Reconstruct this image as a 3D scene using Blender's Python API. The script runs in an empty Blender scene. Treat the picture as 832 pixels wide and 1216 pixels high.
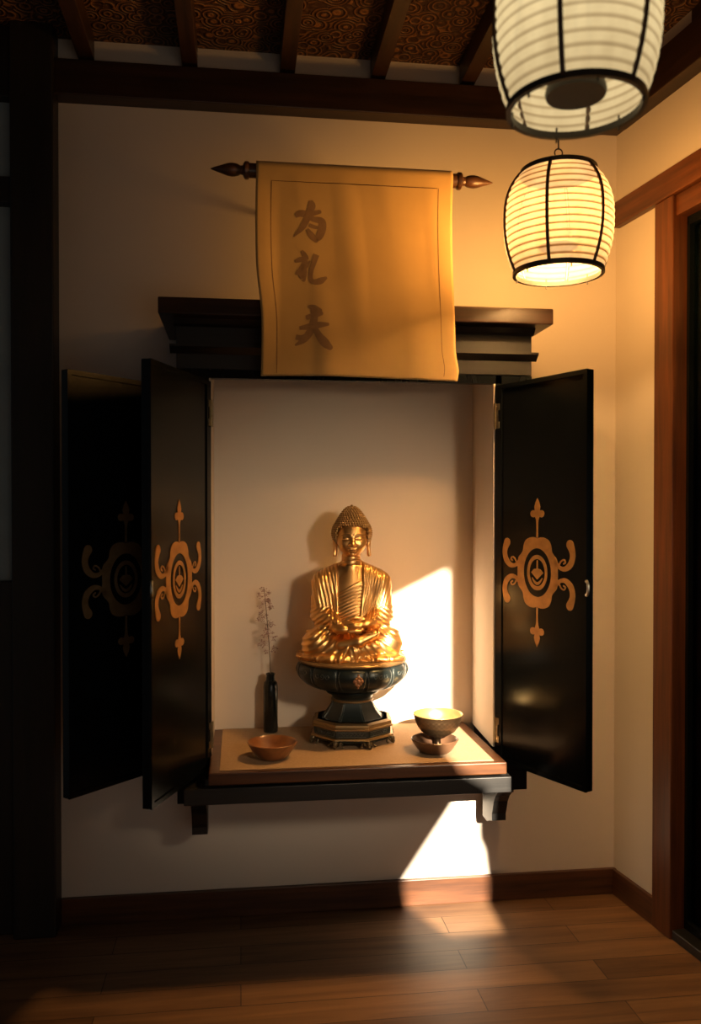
import bpy, bmesh, math, random
import numpy as np
from mathutils import Vector, Matrix

R = math.radians
VT, LOOK = 'Standard', 'None'
PI = math.pi
random.seed(7)
np.random.seed(7)
scn = bpy.context.scene
COL = scn.collection

# ------------------------------------------------------------------ helpers
def link(name, me, mat=None, parent=None, loc=(0, 0, 0), rotz=0.0, smooth=False):
    o = bpy.data.objects.new(name, me)
    COL.objects.link(o)
    if parent is not None:
        o.parent = parent
    o.location = loc
    o.rotation_euler = (0, 0, rotz)
    if me is not None and mat is not None:
        ms = mat if isinstance(mat, (list, tuple)) else [mat]
        for m in ms:
            me.materials.append(m)
    if smooth and me is not None:
        me.polygons.foreach_set('use_smooth', [True] * len(me.polygons))
    return o

def obj(name, bm, mat=None, parent=None, loc=(0, 0, 0), rotz=0.0, smooth=False, angle=None):
    """link a bmesh as one mesh object"""
    bmesh.ops.recalc_face_normals(bm, faces=bm.faces)
    me = bpy.data.meshes.new(name)
    bm.to_mesh(me)
    bm.free()
    o = link(name, me, mat, parent, loc, rotz, smooth or angle is not None)
    if angle is not None:
        me.set_sharp_from_angle(angle=R(angle))
    return o

def tag(o, label=None, cat=None, group=None, kind=None):
    if label: o['label'] = label
    if cat: o['category'] = cat
    if group: o['group'] = group
    if kind: o['kind'] = kind
    return o

def thing(name, label, cat, loc=(0, 0, 0), rotz=0.0, group=None):
    o = bpy.data.objects.new(name, None)
    COL.objects.link(o)
    o.location = loc
    o.rotation_euler = (0, 0, rotz)
    o.empty_display_size = 0.05
    return tag(o, label, cat, group)

def BM():
    return bmesh.new()

def box(bm, x0, x1, y0, y1, z0, z1, bev=0.0, seg=2):
    vs = [bm.verts.new(c) for c in ((x0, y0, z0), (x1, y0, z0), (x1, y1, z0), (x0, y1, z0),
                                    (x0, y0, z1), (x1, y0, z1), (x1, y1, z1), (x0, y1, z1))]
    fs = [bm.faces.new([vs[i] for i in f]) for f in
          ((0, 3, 2, 1), (4, 5, 6, 7), (0, 1, 5, 4), (1, 2, 6, 5), (2, 3, 7, 6), (3, 0, 4, 7))]
    if bev > 0:
        es = list({e for f in fs for e in f.edges})
        bmesh.ops.bevel(bm, geom=es, offset=bev, segments=seg, affect='EDGES', profile=0.5)
    return bm

def prism(bm, pts, axis, a, b):
    """extrude a 2D outline along an axis ('x','y','z') from a to b"""
    def P(u, v, w):
        return {'x': (w, u, v), 'y': (u, w, v), 'z': (u, v, w)}[axis]
    v0 = [bm.verts.new(P(u, v, a)) for u, v in pts]
    v1 = [bm.verts.new(P(u, v, b)) for u, v in pts]
    n = len(pts)
    bm.faces.new(v0)
    bm.faces.new(v1[::-1])
    for i in range(n):
        j = (i + 1) % n
        bm.faces.new((v0[i], v0[j], v1[j], v1[i]))
    return bm

def lathe(bm, prof, seg=48, cx=0, cy=0, z0=0, rmod=None, phase=0.0, closed=True):
    """revolve (r, z) pairs about a vertical axis"""
    rings = []
    for r, z in prof:
        ring = []
        if r <= 1e-6:
            v = bm.verts.new((cx, cy, z0 + z))
            ring = [v] * seg
        else:
            for i in range(seg):
                t = phase + 2 * PI * i / seg
                rr = r * (rmod(t, z) if rmod else 1.0)
                ring.append(bm.verts.new((cx + rr * math.cos(t), cy + rr * math.sin(t), z0 + z)))
        rings.append(ring)
    for a, b in zip(rings[:-1], rings[1:]):
        for i in range(seg):
            j = (i + 1) % seg
            q = []
            for v in (a[i], a[j], b[j], b[i]):
                if v not in q:
                    q.append(v)
            if len(q) >= 3:
                try:
                    bm.faces.new(q)
                except ValueError:
                    pass
    return bm

def tube(bm, pts, rad, seg=8, cap=True, closed=False):
    """sweep a circle along a polyline; rad is a number or one per point"""
    pts = [Vector(p) for p in pts]
    n = len(pts)
    rads = rad if isinstance(rad, (list, tuple)) else [rad] * n
    rings = []
    prev = None
    for i, p in enumerate(pts):
        if closed:
            d = pts[(i + 1) % n] - pts[i - 1]
        else:
            d = pts[min(i + 1, n - 1)] - pts[max(i - 1, 0)]
        d.normalize()
        if prev is None:
            u = d.orthogonal().normalized()
        else:
            u = (prev - d * prev.dot(d))
            u = u.normalized() if u.length > 1e-6 else d.orthogonal().normalized()
        prev = u
        w = d.cross(u)
        rings.append([bm.verts.new(p + (u * math.cos(2 * PI * k / seg) + w * math.sin(2 * PI * k / seg)) * rads[i])
                      for k in range(seg)])
    rng = range(n) if closed else range(n - 1)
    for i in rng:
        a, b = rings[i], rings[(i + 1) % n]
        for k in range(seg):
            j = (k + 1) % seg
            bm.faces.new((a[k], a[j], b[j], b[k]))
    if cap and not closed:
        bm.faces.new(rings[0][::-1])
        bm.faces.new(rings[-1])
    return bm

def ring_pts(r, z, n=48, cx=0, cy=0):
    return [(cx + r * math.cos(2 * PI * i / n), cy + r * math.sin(2 * PI * i / n), z) for i in range(n)]

def ball(bm, c, r, sub=1, scale=(1, 1, 1)):
    res = bmesh.ops.create_icosphere(bm, subdivisions=sub, radius=1.0)
    for v in res['verts']:
        v.co = Vector((v.co.x * r * scale[0] + c[0], v.co.y * r * scale[1] + c[1], v.co.z * r * scale[2] + c[2]))

def spline(pts, n=8):
    """Catmull-Rom through tuples of any length"""
    P = [np.array(p, float) for p in pts]
    P = [2 * P[0] - P[1]] + P + [2 * P[-1] - P[-2]]
    out = []
    for i in range(1, len(P) - 2):
        for k in range(n):
            t = k / n
            a, b, c, d = P[i - 1], P[i], P[i + 1], P[i + 2]
            out.append(0.5 * (2 * b + (c - a) * t + (2 * a - 5 * b + 4 * c - d) * t * t + (3 * b - a - 3 * c + d) * t ** 3))
    out.append(P[-2])
    return out

def fill_loops(bm, loops, depth, mapf):
    """fill flat outlines (outer first, then holes), give them a thickness, map (u, v, h) into the mesh"""
    cu = bpy.data.curves.new('outline', 'CURVE')
    cu.dimensions = '2D'
    cu.fill_mode = 'BOTH'
    cu.extrude = depth / 2
    for L in loops:
        sp = cu.splines.new('POLY')
        sp.points.add(len(L) - 1)
        for p, (u, v) in zip(sp.points, L):
            p.co = (u, v, 0, 1)
        sp.use_cyclic_u = True
    ob = bpy.data.objects.new('outline', cu)
    COL.objects.link(ob)
    me = bpy.data.meshes.new_from_object(ob)
    base = [bm.verts.new(mapf(v.co.x, v.co.y, v.co.z + depth / 2)) for v in me.vertices]
    for p in me.polygons:
        try:
            bm.faces.new([base[i] for i in p.vertices])
        except ValueError:
            pass
    bpy.data.objects.remove(ob)
    bpy.data.curves.remove(cu)
    bpy.data.meshes.remove(me)

def stroke_outline(pts, n=6, round_end=True):
    """outline of a brush stroke: pts are (u, v, width)"""
    S = spline(pts, n)
    L, Rr = [], []
    for i, p in enumerate(S):
        a, b = S[max(i - 1, 0)], S[min(i + 1, len(S) - 1)]
        d = b[:2] - a[:2]
        d /= (np.linalg.norm(d) + 1e-9)
        nrm = np.array([-d[1], d[0]])
        L.append(tuple(p[:2] + nrm * p[2] / 2))
        Rr.append(tuple(p[:2] - nrm * p[2] / 2))
    cap = []
    if round_end:
        p = S[-1]
        d = S[-1][:2] - S[-2][:2]
        d /= (np.linalg.norm(d) + 1e-9)
        nrm = np.array([-d[1], d[0]])
        for k in range(1, 8):
            a = PI / 2 - PI * k / 8
            cap.append(tuple(p[:2] + (d * math.cos(a) + nrm * math.sin(a)) * p[2] / 2))
    return L + cap + Rr[::-1]

# ------------------------------------------------------------------ materials
def mat_new(name):
    m = bpy.data.materials.new(name)
    m.use_nodes = True
    nt = m.node_tree
    b = nt.nodes['Principled BSDF']
    return m, nt, b

def N(nt, kind, **kw):
    n = nt.nodes.new(kind)
    for k, v in kw.items():
        if k in n.inputs:
            n.inputs[k].default_value = v
        else:
            setattr(n, k, v)
    return n

def coords(nt, scale=(1, 1, 1), out='Object'):
    tc = N(nt, 'ShaderNodeTexCoord')
    mp = N(nt, 'ShaderNodeMapping')
    mp.inputs['Scale'].default_value = scale
    nt.links.new(tc.outputs[out], mp.inputs['Vector'])
    return mp.outputs['Vector']

def ramp(nt, fac, stops):
    r = N(nt, 'ShaderNodeValToRGB')
    e = r.color_ramp.elements
    while len(e) < len(stops):
        e.new(0.5)
    for el, (p, c) in zip(e, stops):
        el.position = p
        el.color = (*c, 1) if len(c) == 3 else c
    nt.links.new(fac, r.inputs['Fac'])
    return r.outputs['Color']

def mat_simple(name, col, col2=None, rough=0.5, metal=0.0, scale=30, bump=0.0, coat=0.0, spec=0.5, detail=6, stretch=(1, 1, 1)):
    m, nt, b = mat_new(name)
    col2 = col2 or tuple(c * 0.8 for c in col)
    v = coords(nt, stretch)
    n = N(nt, 'ShaderNodeTexNoise', Scale=scale, Detail=detail)
    nt.links.new(v, n.inputs['Vector'])
    c = ramp(nt, n.outputs['Fac'], [(0.3, col2), (0.7, col)])
    nt.links.new(c, b.inputs['Base Color'])
    b.inputs['Roughness'].default_value = rough
    b.inputs['Metallic'].default_value = metal
    b.inputs['Specular IOR Level'].default_value = spec
    b.inputs['Coat Weight'].default_value = coat
    b.inputs['Coat Roughness'].default_value = 0.15
    if bump > 0:
        bp = N(nt, 'ShaderNodeBump', Strength=bump, Distance=0.002)
        nt.links.new(n.outputs['Fac'], bp.inputs['Height'])
        nt.links.new(bp.outputs['Normal'], b.inputs['Normal'])
    return m

def mat_wood(name, dark, light, stretch=(2, 40, 40), rough=0.4, coat=0.0, bump=0.15):
    m, nt, b = mat_new(name)
    v = coords(nt, stretch)
    n1 = N(nt, 'ShaderNodeTexNoise', Scale=1.0, Detail=8, Roughness=0.6)
    nt.links.new(v, n1.inputs['Vector'])
    c = ramp(nt, n1.outputs['Fac'], [(0.3, dark), (0.72, light)])
    nt.links.new(c, b.inputs['Base Color'])
    b.inputs['Roughness'].default_value = rough
    b.inputs['Coat Weight'].default_value = coat
    bp = N(nt, 'ShaderNodeBump', Strength=bump, Distance=0.001)
    nt.links.new(n1.outputs['Fac'], bp.inputs['Height'])
    nt.links.new(bp.outputs['Normal'], b.inputs['Normal'])
    return m

def mat_gold(name, bright, dark, rough=0.3, lo=0.47, hi=0.56, noise=0.2, metal=1.0):
    """metal whose hollows are darker, as on an old gilded casting"""
    m, nt, b = mat_new(name)
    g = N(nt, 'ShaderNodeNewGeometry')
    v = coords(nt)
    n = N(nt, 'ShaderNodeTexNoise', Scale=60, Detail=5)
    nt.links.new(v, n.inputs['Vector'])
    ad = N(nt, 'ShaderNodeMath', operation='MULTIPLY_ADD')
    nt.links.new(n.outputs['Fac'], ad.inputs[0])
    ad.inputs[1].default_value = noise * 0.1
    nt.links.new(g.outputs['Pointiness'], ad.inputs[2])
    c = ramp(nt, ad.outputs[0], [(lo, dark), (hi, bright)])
    nt.links.new(c, b.inputs['Base Color'])
    b.inputs['Metallic'].default_value = metal
    b.inputs['Roughness'].default_value = rough
    return m

def mat_plaster(name, col, bump=0.25):
    m, nt, b = mat_new(name)
    v = coords(nt)
    n = N(nt, 'ShaderNodeTexNoise', Scale=2.2, Detail=5)
    nt.links.new(v, n.inputs['Vector'])
    f = N(nt, 'ShaderNodeTexNoise', Scale=160, Detail=4)
    nt.links.new(v, f.inputs['Vector'])
    c = ramp(nt, n.outputs['Fac'], [(0.3, tuple(x * 0.93 for x in col)), (0.7, col)])
    nt.links.new(c, b.inputs['Base Color'])
    b.inputs['Roughness'].default_value = 0.85
    b.inputs['Specular IOR Level'].default_value = 0.2
    bp = N(nt, 'ShaderNodeBump', Strength=bump, Distance=0.0008)
    nt.links.new(f.outputs['Fac'], bp.inputs['Height'])
    nt.links.new(bp.outputs['Normal'], b.inputs['Normal'])
    return m

M = {}
M['plaster'] = mat_plaster('plaster', (0.66, 0.60, 0.53))
M['cream'] = mat_plaster('cream_lining', (0.64, 0.54, 0.43), 0.1)
M['beam'] = mat_wood('beam_wood', (0.010, 0.005, 0.003), (0.036, 0.015, 0.007), (3, 45, 45), 0.4)
M['beam_y'] = mat_wood('rafter_wood', (0.018, 0.009, 0.005), (0.06, 0.026, 0.012), (45, 3, 45), 0.42)
M['post'] = mat_wood('post_wood', (0.007, 0.006, 0.005), (0.020, 0.013, 0.009), (45, 45, 2.5), 0.5)
M['redwood'] = mat_wood('red_brown_wood', (0.050, 0.014, 0.004), (0.15, 0.045, 0.011), (3, 50, 50), 0.35)
M['redwood_v'] = mat_wood('red_brown_wood_upright', (0.050, 0.014, 0.004), (0.15, 0.045, 0.011), (50, 50, 3), 0.35)
M['base'] = mat_wood('baseboard_wood', (0.030, 0.011, 0.005), (0.115, 0.042, 0.015), (3, 50, 50), 0.4)
M['lacquer'] = mat_simple('black_lacquer', (0.0045, 0.0058, 0.0068), (0.003, 0.0038, 0.0045), 0.22, scale=8, spec=0.18, stretch=(4, 4, 0.6))
M['lacquer_cornice'] = mat_wood('cornice_lacquer', (0.004, 0.004, 0.0045), (0.009, 0.008, 0.008), (3, 60, 60), 0.45)
M['slab'] = mat_wood('cornice_slab_wood', (0.012, 0.006, 0.004), (0.048, 0.020, 0.010), (3, 60, 60), 0.3)
M['shelf'] = mat_wood('shelf_wood', (0.034, 0.013, 0.006), (0.105, 0.040, 0.014), (3, 60, 60), 0.35)
M['apron'] = mat_wood('apron_wood', (0.004, 0.004, 0.004), (0.013, 0.012, 0.011), (4, 70, 70), 0.45, bump=0.3)
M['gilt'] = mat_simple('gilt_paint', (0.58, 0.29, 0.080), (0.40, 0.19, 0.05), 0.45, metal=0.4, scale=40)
M['gilt_dim'] = mat_simple('shaded_gilt', (0.23, 0.155, 0.075), (0.16, 0.105, 0.045), 0.55, metal=0.1, scale=40)  # darker copy of the gilt, the outer door's shade put into its colour
M['brass'] = mat_simple('old_brass', (0.45, 0.36, 0.22), (0.25, 0.19, 0.11), 0.35, metal=1.0, scale=60)
M['steel'] = mat_simple('worn_steel', (0.55, 0.53, 0.48), (0.40, 0.38, 0.34), 0.3, metal=1.0, scale=60)
M['mat'] = mat_simple('woven_mat_cloth', (0.37, 0.24, 0.135), (0.30, 0.19, 0.10), 0.85, scale=220, bump=0.4)
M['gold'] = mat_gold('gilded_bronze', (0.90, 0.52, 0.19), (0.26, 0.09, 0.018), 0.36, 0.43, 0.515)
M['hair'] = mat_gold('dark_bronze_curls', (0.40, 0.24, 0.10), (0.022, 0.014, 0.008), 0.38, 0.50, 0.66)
M['ped'] = mat_gold('dark_patinated_bronze', (0.022, 0.030, 0.028), (0.007, 0.010, 0.010), 0.34, 0.45, 0.56, metal=0.35)
M['ped_gold'] = mat_gold('antique_gold_trim', (0.26, 0.165, 0.07), (0.07, 0.042, 0.018), 0.45, 0.45, 0.54, metal=0.7)
M['ped_foot'] = mat_gold('dark_scrolled_bronze', (0.13, 0.095, 0.05), (0.012, 0.012, 0.010), 0.38, 0.47, 0.62, metal=0.6)
M['ped_line'] = mat_simple('faded_silver_line', (0.15, 0.16, 0.14), (0.06, 0.07, 0.06), 0.45, metal=0.5, scale=150)
M['red_gold'] = mat_simple('red_gold_flower', (0.40, 0.19, 0.075), (0.20, 0.07, 0.03), 0.45, metal=0.5, scale=200)
M['bowl'] = mat_wood('turned_wood', (0.13, 0.045, 0.014), (0.30, 0.115, 0.036), (12, 40, 12), 0.3, coat=0.3, bump=0.1)
M['dish'] = mat_simple('brown_glaze', (0.11, 0.055, 0.028), (0.06, 0.03, 0.016), 0.3, scale=25, bump=0.1)
M['cup_out'] = mat_gold('chased_bronze', (0.16, 0.095, 0.045), (0.030, 0.018, 0.010), 0.40, 0.46, 0.55, metal=0.9)
M['cup_in'] = mat_simple('gold_lining', (0.95, 0.68, 0.30), (0.80, 0.52, 0.20), 0.32, metal=0.85, scale=30)
M['bone'] = mat_simple('dark_iron', (0.018, 0.014, 0.011), (0.010, 0.008, 0.006), 0.45, scale=40)
M['rib'] = mat_simple('dark_brown_bamboo', (0.055, 0.024, 0.010), (0.03, 0.013, 0.006), 0.5, scale=60)
M['rod'] = mat_wood('turned_rod_wood', (0.030, 0.013, 0.007), (0.095, 0.040, 0.018), (30, 60, 60), 0.35)
M['ink'] = mat_simple('faded_ink', (0.235, 0.135, 0.060), (0.19, 0.105, 0.045), 0.8, scale=50)
M['line'] = mat_simple('brown_border_line', (0.16, 0.075, 0.025), (0.12, 0.055, 0.018), 0.8, scale=50)
M['baffle'] = mat_simple('pale_baffle', (0.7, 0.6, 0.42), (0.62, 0.52, 0.36), 0.5, scale=30)
M['stem'] = mat_simple('dry_stem', (0.13, 0.085, 0.055), (0.08, 0.05, 0.03), 0.8, scale=80)
M['floret'] = mat_simple('dry_pink_florets', (0.42, 0.27, 0.23), (0.25, 0.15, 0.12), 0.8, scale=120)

# cloth of the scroll: faintly see-through silk with soft stains
m, nt, b = mat_new('scroll_silk')
v = coords(nt, (1, 1, 1))
n1 = N(nt, 'ShaderNodeTexNoise', Scale=5, Detail=4)
nt.links.new(v, n1.inputs['Vector'])
v2 = coords(nt, (500, 500, 60))
n2 = N(nt, 'ShaderNodeTexNoise', Scale=1, Detail=3)
nt.links.new(v2, n2.inputs['Vector'])
c = ramp(nt, n1.outputs['Fac'], [(0.3, (0.38, 0.235, 0.075)), (0.7, (0.47, 0.30, 0.10))])
nt.links.new(c, b.inputs['Base Color'])
b.inputs['Roughness'].default_value = 0.75
b.inputs['Sheen Weight'].default_value = 0.15
bp = N(nt, 'ShaderNodeBump', Strength=0.15, Distance=0.0006)
nt.links.new(n2.outputs['Fac'], bp.inputs['Height'])
nt.links.new(bp.outputs['Normal'], b.inputs['Normal'])
M['silk'] = m

# floor boards
m, nt, b = mat_new('floor_boards')
v = coords(nt)
br = N(nt, 'ShaderNodeTexBrick')
br.offset = 0.37
br.inputs['Scale'].default_value = 1.0
br.inputs['Brick Width'].default_value = 0.95
br.inputs['Row Height'].default_value = 0.098
br.inputs['Mortar Size'].default_value = 0.0012
br.inputs['Mortar Smooth'].default_value = 0.3
br.inputs['Color1'].default_value = (0.0, 0.0, 0.0, 1)
br.inputs['Color2'].default_value = (1, 1, 1, 1)
br.inputs['Mortar'].default_value = (0.5, 0.5, 0.5, 1)
nt.links.new(v, br.inputs['Vector'])
v2 = coords(nt, (2.0, 26, 26))
ng = N(nt, 'ShaderNodeTexNoise', Scale=1.0, Detail=9, Roughness=0.62, Distortion=0.6)
nt.links.new(v2, ng.inputs['Vector'])
mx = N(nt, 'ShaderNodeMath', operation='MULTIPLY_ADD')
nt.links.new(br.outputs['Color'], mx.inputs[0])
mx.inputs[1].default_value = 0.28
nt.links.new(ng.outputs['Fac'], mx.inputs[2])
c = ramp(nt, mx.outputs[0], [(0.32, (0.066, 0.032, 0.016)), (0.58, (0.145, 0.073, 0.034)), (0.9, (0.26, 0.14, 0.066))])
mm = N(nt, 'ShaderNodeMix', data_type='RGBA')
nt.links.new(br.outputs['Fac'], mm.inputs['Factor'])
nt.links.new(c, mm.inputs[6])
mm.inputs[7].default_value = (0.018, 0.008, 0.004, 1)
nt.links.new(mm.outputs[2], b.inputs['Base Color'])
b.inputs['Roughness'].default_value = 0.5
bp = N(nt, 'ShaderNodeBump', Strength=0.25, Distance=0.001)
nt.links.new(ng.outputs['Fac'], bp.inputs['Height'])
bp2 = N(nt, 'ShaderNodeBump', Strength=0.6, Distance=0.002, invert=True)
nt.links.new(br.outputs['Fac'], bp2.inputs['Height'])
nt.links.new(bp.outputs['Normal'], bp2.inputs['Normal'])
nt.links.new(bp2.outputs['Normal'], b.inputs['Normal'])
M['floor'] = m

# ceiling boards with a pressed woven pattern
m, nt, b = mat_new('woven_ceiling')
v = coords(nt, (1, 1, 1))
vo = N(nt, 'ShaderNodeTexVoronoi', Scale=20, feature='DISTANCE_TO_EDGE')
nt.links.new(v, vo.inputs['Vector'])
vr = N(nt, 'ShaderNodeTexVoronoi', Scale=20)
nt.links.new(v, vr.inputs['Vector'])
wv = N(nt, 'ShaderNodeMath', operation='SINE')
ml = N(nt, 'ShaderNodeMath', operation='MULTIPLY')
nt.links.new(vr.outputs['Distance'], ml.inputs[0])
ml.inputs[1].default_value = 30.0
nt.links.new(ml.outputs[0], wv.inputs[0])
c = ramp(nt, wv.outputs[0], [(0.2, (0.060, 0.024, 0.008)), (0.8, (0.24, 0.105, 0.034))])
nt.links.new(c, b.inputs['Base Color'])
b.inputs['Roughness'].default_value = 0.6
bp = N(nt, 'ShaderNodeBump', Strength=0.8, Distance=0.004)
nt.links.new(wv.outputs[0], bp.inputs['Height'])
nt.links.new(bp.outputs['Normal'], b.inputs['Normal'])
M['woven'] = m

# panes
m, nt, b = mat_new('dark_glass')
for nn in list(nt.nodes):
    if nn.type == 'BSDF_PRINCIPLED':
        nt.nodes.remove(nn)
out = nt.nodes['Material Output']
gl = N(nt, 'ShaderNodeBsdfGlossy', Roughness=0.06)
gl.inputs['Color'].default_value = (0.75, 0.9, 0.95, 1)
tr = N(nt, 'ShaderNodeBsdfTransparent')
tr.inputs['Color'].default_value = (0.55, 0.68, 0.72, 1)
fr = N(nt, 'ShaderNodeFresnel', IOR=1.5)
mixn = N(nt, 'ShaderNodeMixShader')
nt.links.new(fr.outputs[0], mixn.inputs[0])
nt.links.new(tr.outputs[0], mixn.inputs[1])
nt.links.new(gl.outputs[0], mixn.inputs[2])
nt.links.new(mixn.outputs[0], out.inputs['Surface'])
M['pane'] = m
M['paper_pane'] = mat_simple('blue_grey_paper', (0.30, 0.36, 0.37), (0.26, 0.31, 0.32), 0.8, scale=12)
M['night'] = mat_simple('night_garden_wall', (0.20, 0.32, 0.36), (0.09, 0.15, 0.17), 0.9, scale=3)
m, nt, b = mat_new('smoked_glass')
b.inputs['Base Color'].default_value = (0.20, 0.24, 0.23, 1)
nz = N(nt, 'ShaderNodeTexNoise', Scale=20)
nt.links.new(coords(nt), nz.inputs['Vector'])
nt.links.new(ramp(nt, nz.outputs['Fac'], [(0.3, (0.035, 0.045, 0.04)), (0.7, (0.06, 0.072, 0.065))]), b.inputs['Base Color'])
b.inputs['Transmission Weight'].default_value = 0.9
b.inputs['Roughness'].default_value = 0.08
b.inputs['IOR'].default_value = 1.45
M['smoked'] = m

def mat_paper(name, strength, warm, edge, thru, hoop_lo=0.28, low=0.75):
    """lit paper: brighter round the middle, dimmer at the bamboo hoops (object space heights, -1..1)"""
    m, nt, b = mat_new(name)
    tc = N(nt, 'ShaderNodeTexCoord')
    sp = N(nt, 'ShaderNodeSeparateXYZ')
    nt.links.new(tc.outputs['Generated'], sp.inputs[0])
    f = N(nt, 'ShaderNodeMath', operation='MULTIPLY')          # hoop phase
    nt.links.new(sp.outputs['Z'], f.inputs[0])
    f.inputs[1].default_value = HOOPS
    fr = N(nt, 'ShaderNodeMath', operation='PINGPONG')
    nt.links.new(f.outputs[0], fr.inputs[0])
    fr.inputs[1].default_value = 0.5
    hoop = ramp(nt, fr.outputs[0], [(0.0, (hoop_lo,) * 3), (0.09, (hoop_lo * 0.6 + 0.3,) * 3), (0.24, (1, 1, 1))])
    mid = ramp(nt, sp.outputs['Z'], [(0.0, (low,) * 3), (0.42, (1,) * 3), (0.62, (1,) * 3), (1.0, (0.70,) * 3)])
    mp = N(nt, 'ShaderNodeMapping')
    mp.inputs['Scale'].default_value = (14, 14, 3)
    nt.links.new(tc.outputs['Object'], mp.inputs[0])
    nz = N(nt, 'ShaderNodeTexNoise', Scale=2.0, Detail=5)
    nt.links.new(mp.outputs[0], nz.inputs['Vector'])
    fib = ramp(nt, nz.outputs['Fac'], [(0.25, (0.80,) * 3), (0.75, (1.05,) * 3)])
    a = N(nt, 'ShaderNodeMix', data_type='RGBA', blend_type='MULTIPLY'); a.inputs['Factor'].default_value = 1
    nt.links.new(hoop, a.inputs[6]); nt.links.new(mid, a.inputs[7])
    a2 = N(nt, 'ShaderNodeMix', data_type='RGBA', blend_type='MULTIPLY'); a2.inputs['Factor'].default_value = 1
    nt.links.new(a.outputs[2], a2.inputs[6]); nt.links.new(fib, a2.inputs[7])
    bw = N(nt, 'ShaderNodeRGBToBW')
    nt.links.new(a2.outputs[2], bw.inputs[0])
    col = ramp(nt, bw.outputs[0], [(0.15, edge), (0.85, warm)])
    st = N(nt, 'ShaderNodeMath', operation='MULTIPLY')
    nt.links.new(bw.outputs[0], st.inputs[0])
    st.inputs[1].default_value = strength
    b.inputs['Base Color'].default_value = (0.75, 0.62, 0.42, 1)
    nt.links.new(fib, b.inputs['Base Color'])
    tint = N(nt, 'ShaderNodeMix', data_type='RGBA', blend_type='MULTIPLY'); tint.inputs['Factor'].default_value = 1
    nt.links.new(fib, tint.inputs[6]); tint.inputs[7].default_value = (0.07, 0.055, 0.03, 1)
    nt.links.new(tint.outputs[2], b.inputs['Base Color'])
    b.inputs['Roughness'].default_value = 0.8
    nt.links.new(col, b.inputs['Emission Color'])
    nt.links.new(st.outputs[0], b.inputs['Emission Strength'])
    tr = N(nt, 'ShaderNodeBsdfTransparent')
    tr.inputs['Color'].default_value = (1.0, 0.86, 0.62, 1)
    mixs = N(nt, 'ShaderNodeMixShader')
    tf = ramp(nt, fr.outputs[0], [(0.0, (0.0,) * 3), (0.12, (thru * 0.5,) * 3), (0.24, (thru,) * 3)])
    top = ramp(nt, sp.outputs['Z'], [(0.0, (0.1,) * 3), (0.36, (1,) * 3), (0.60, (1,) * 3), (1.0, (0.15,) * 3)])
    tm = N(nt, 'ShaderNodeMath', operation='MULTIPLY')
    nt.links.new(tf, tm.inputs[0]); nt.links.new(top, tm.inputs[1]); tf = tm.outputs[0]
    nt.links.new(tf, mixs.inputs[0])
    nt.links.new(b.outputs[0], mixs.inputs[1])
    nt.links.new(tr.outputs[0], mixs.inputs[2])
    nt.links.new(mixs.outputs[0], nt.nodes['Material Output'].inputs['Surface'])
    return m
HOOPS = 15.0

# ------------------------------------------------------------------ room shell
ROOM_FRONT = -3.6
CX, ANG = 1.187, math.atan2(-0.99182, 0.12766)      # the right wall leaves the corner at 97 degrees

def struct(name, bm, mat, loc=(0, 0, 0), rotz=0.0, parent=None, **kw):
    o = obj(name, bm, mat, parent, loc, rotz, **kw)
    if parent is None:
        o['kind'] = 'structure'
    return o

bm = BM(); box(bm, -2.2, 2.6, ROOM_FRONT, 0.12, -0.06, 0.0)
struct('floor', bm, M['floor'])
bm = BM(); box(bm, -2.2, CX + 0.12, 0.0, 0.12, 0.0, 2.66)
struct('wall_back', bm, M['plaster'])

# right wall: local x runs along the wall towards the viewer, local -y is into the room
RW = dict(loc=(CX, 0, 0), rotz=ANG)
T0, T1 = 0.316, 1.45
bm = BM()
box(bm, 0, T0 - 0.03, 0, 0.12, 0, 2.66)
box(bm, T0 - 0.03, T1 + 0.03, 0, 0.12, 2.1135, 2.66)
box(bm, T1 + 0.03, 3.75, 0, 0.12, 0, 2.66)
struct('wall_right', bm, M['plaster'], **RW)
bm = BM(); box(bm, 0.02, 3.7, -0.022, 0, 2.114, 2.193, 0.003)
struct('trim_1', bm, M['redwood'], **RW)
bm = BM(); box(bm, 0.05, 3.7, -0.05, 0, 2.410, 2.525, 0.003)
struct('trim_2', bm, M['beam'], **RW)
bm = BM(); box(bm, 0.015, 0.228, -0.014, 0, 0, 0.0800, 0.002)
struct('baseboard_right', bm, M['base'], **RW)

# door in the right wall
d1 = bpy.data.objects.new('door_1', None); COL.objects.link(d1)
d1.location = RW['loc']; d1.rotation_euler = (0, 0, ANG); d1['kind'] = 'structure'
bm = BM(); box(bm, 0.228, T0, -0.016, 0.10, 0.0, 2.114, 0.003)
obj('door_post', bm, M['redwood_v'], d1)
bm = BM(); box(bm, T1, T1 + 0.09, -0.016, 0.10, 0.0, 2.114, 0.003)
obj('door_post', bm, M['redwood_v'], d1)
bm = BM(); box(bm, T0, T1, -0.006, 0.10, 2.055, 2.113, 0.002)
obj('door_head', bm, M['redwood'], d1)
bm = BM(); box(bm, T0, T1, -0.010, 0.12, 0.0, 0.028, 0.003)
obj('sill', bm, M['apron'], d1)
bm = BM()
box(bm, T0, T0 + 0.012, 0.03, 0.065, 0.028, 2.055)
box(bm, T1 - 0.035, T1, 0.03, 0.065, 0.028, 2.055)
box(bm, T0, T1, 0.03, 0.065, 0.028, 0.05)
box(bm, T0, T1, 0.03, 0.065, 2.03, 2.055)
obj('sash_frame', bm, M['lacquer'], d1)
bm = BM(); box(bm, T0 + 0.012, T1 - 0.035, 0.045, 0.05, 0.05, 2.03)
obj('pane', bm, M['pane'], d1)
bm = BM(); box(bm, -0.2, 3.2, 0.9, 0.95, -0.05, 2.7)
struct('wall_outside', bm, M['night'], **RW)

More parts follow.
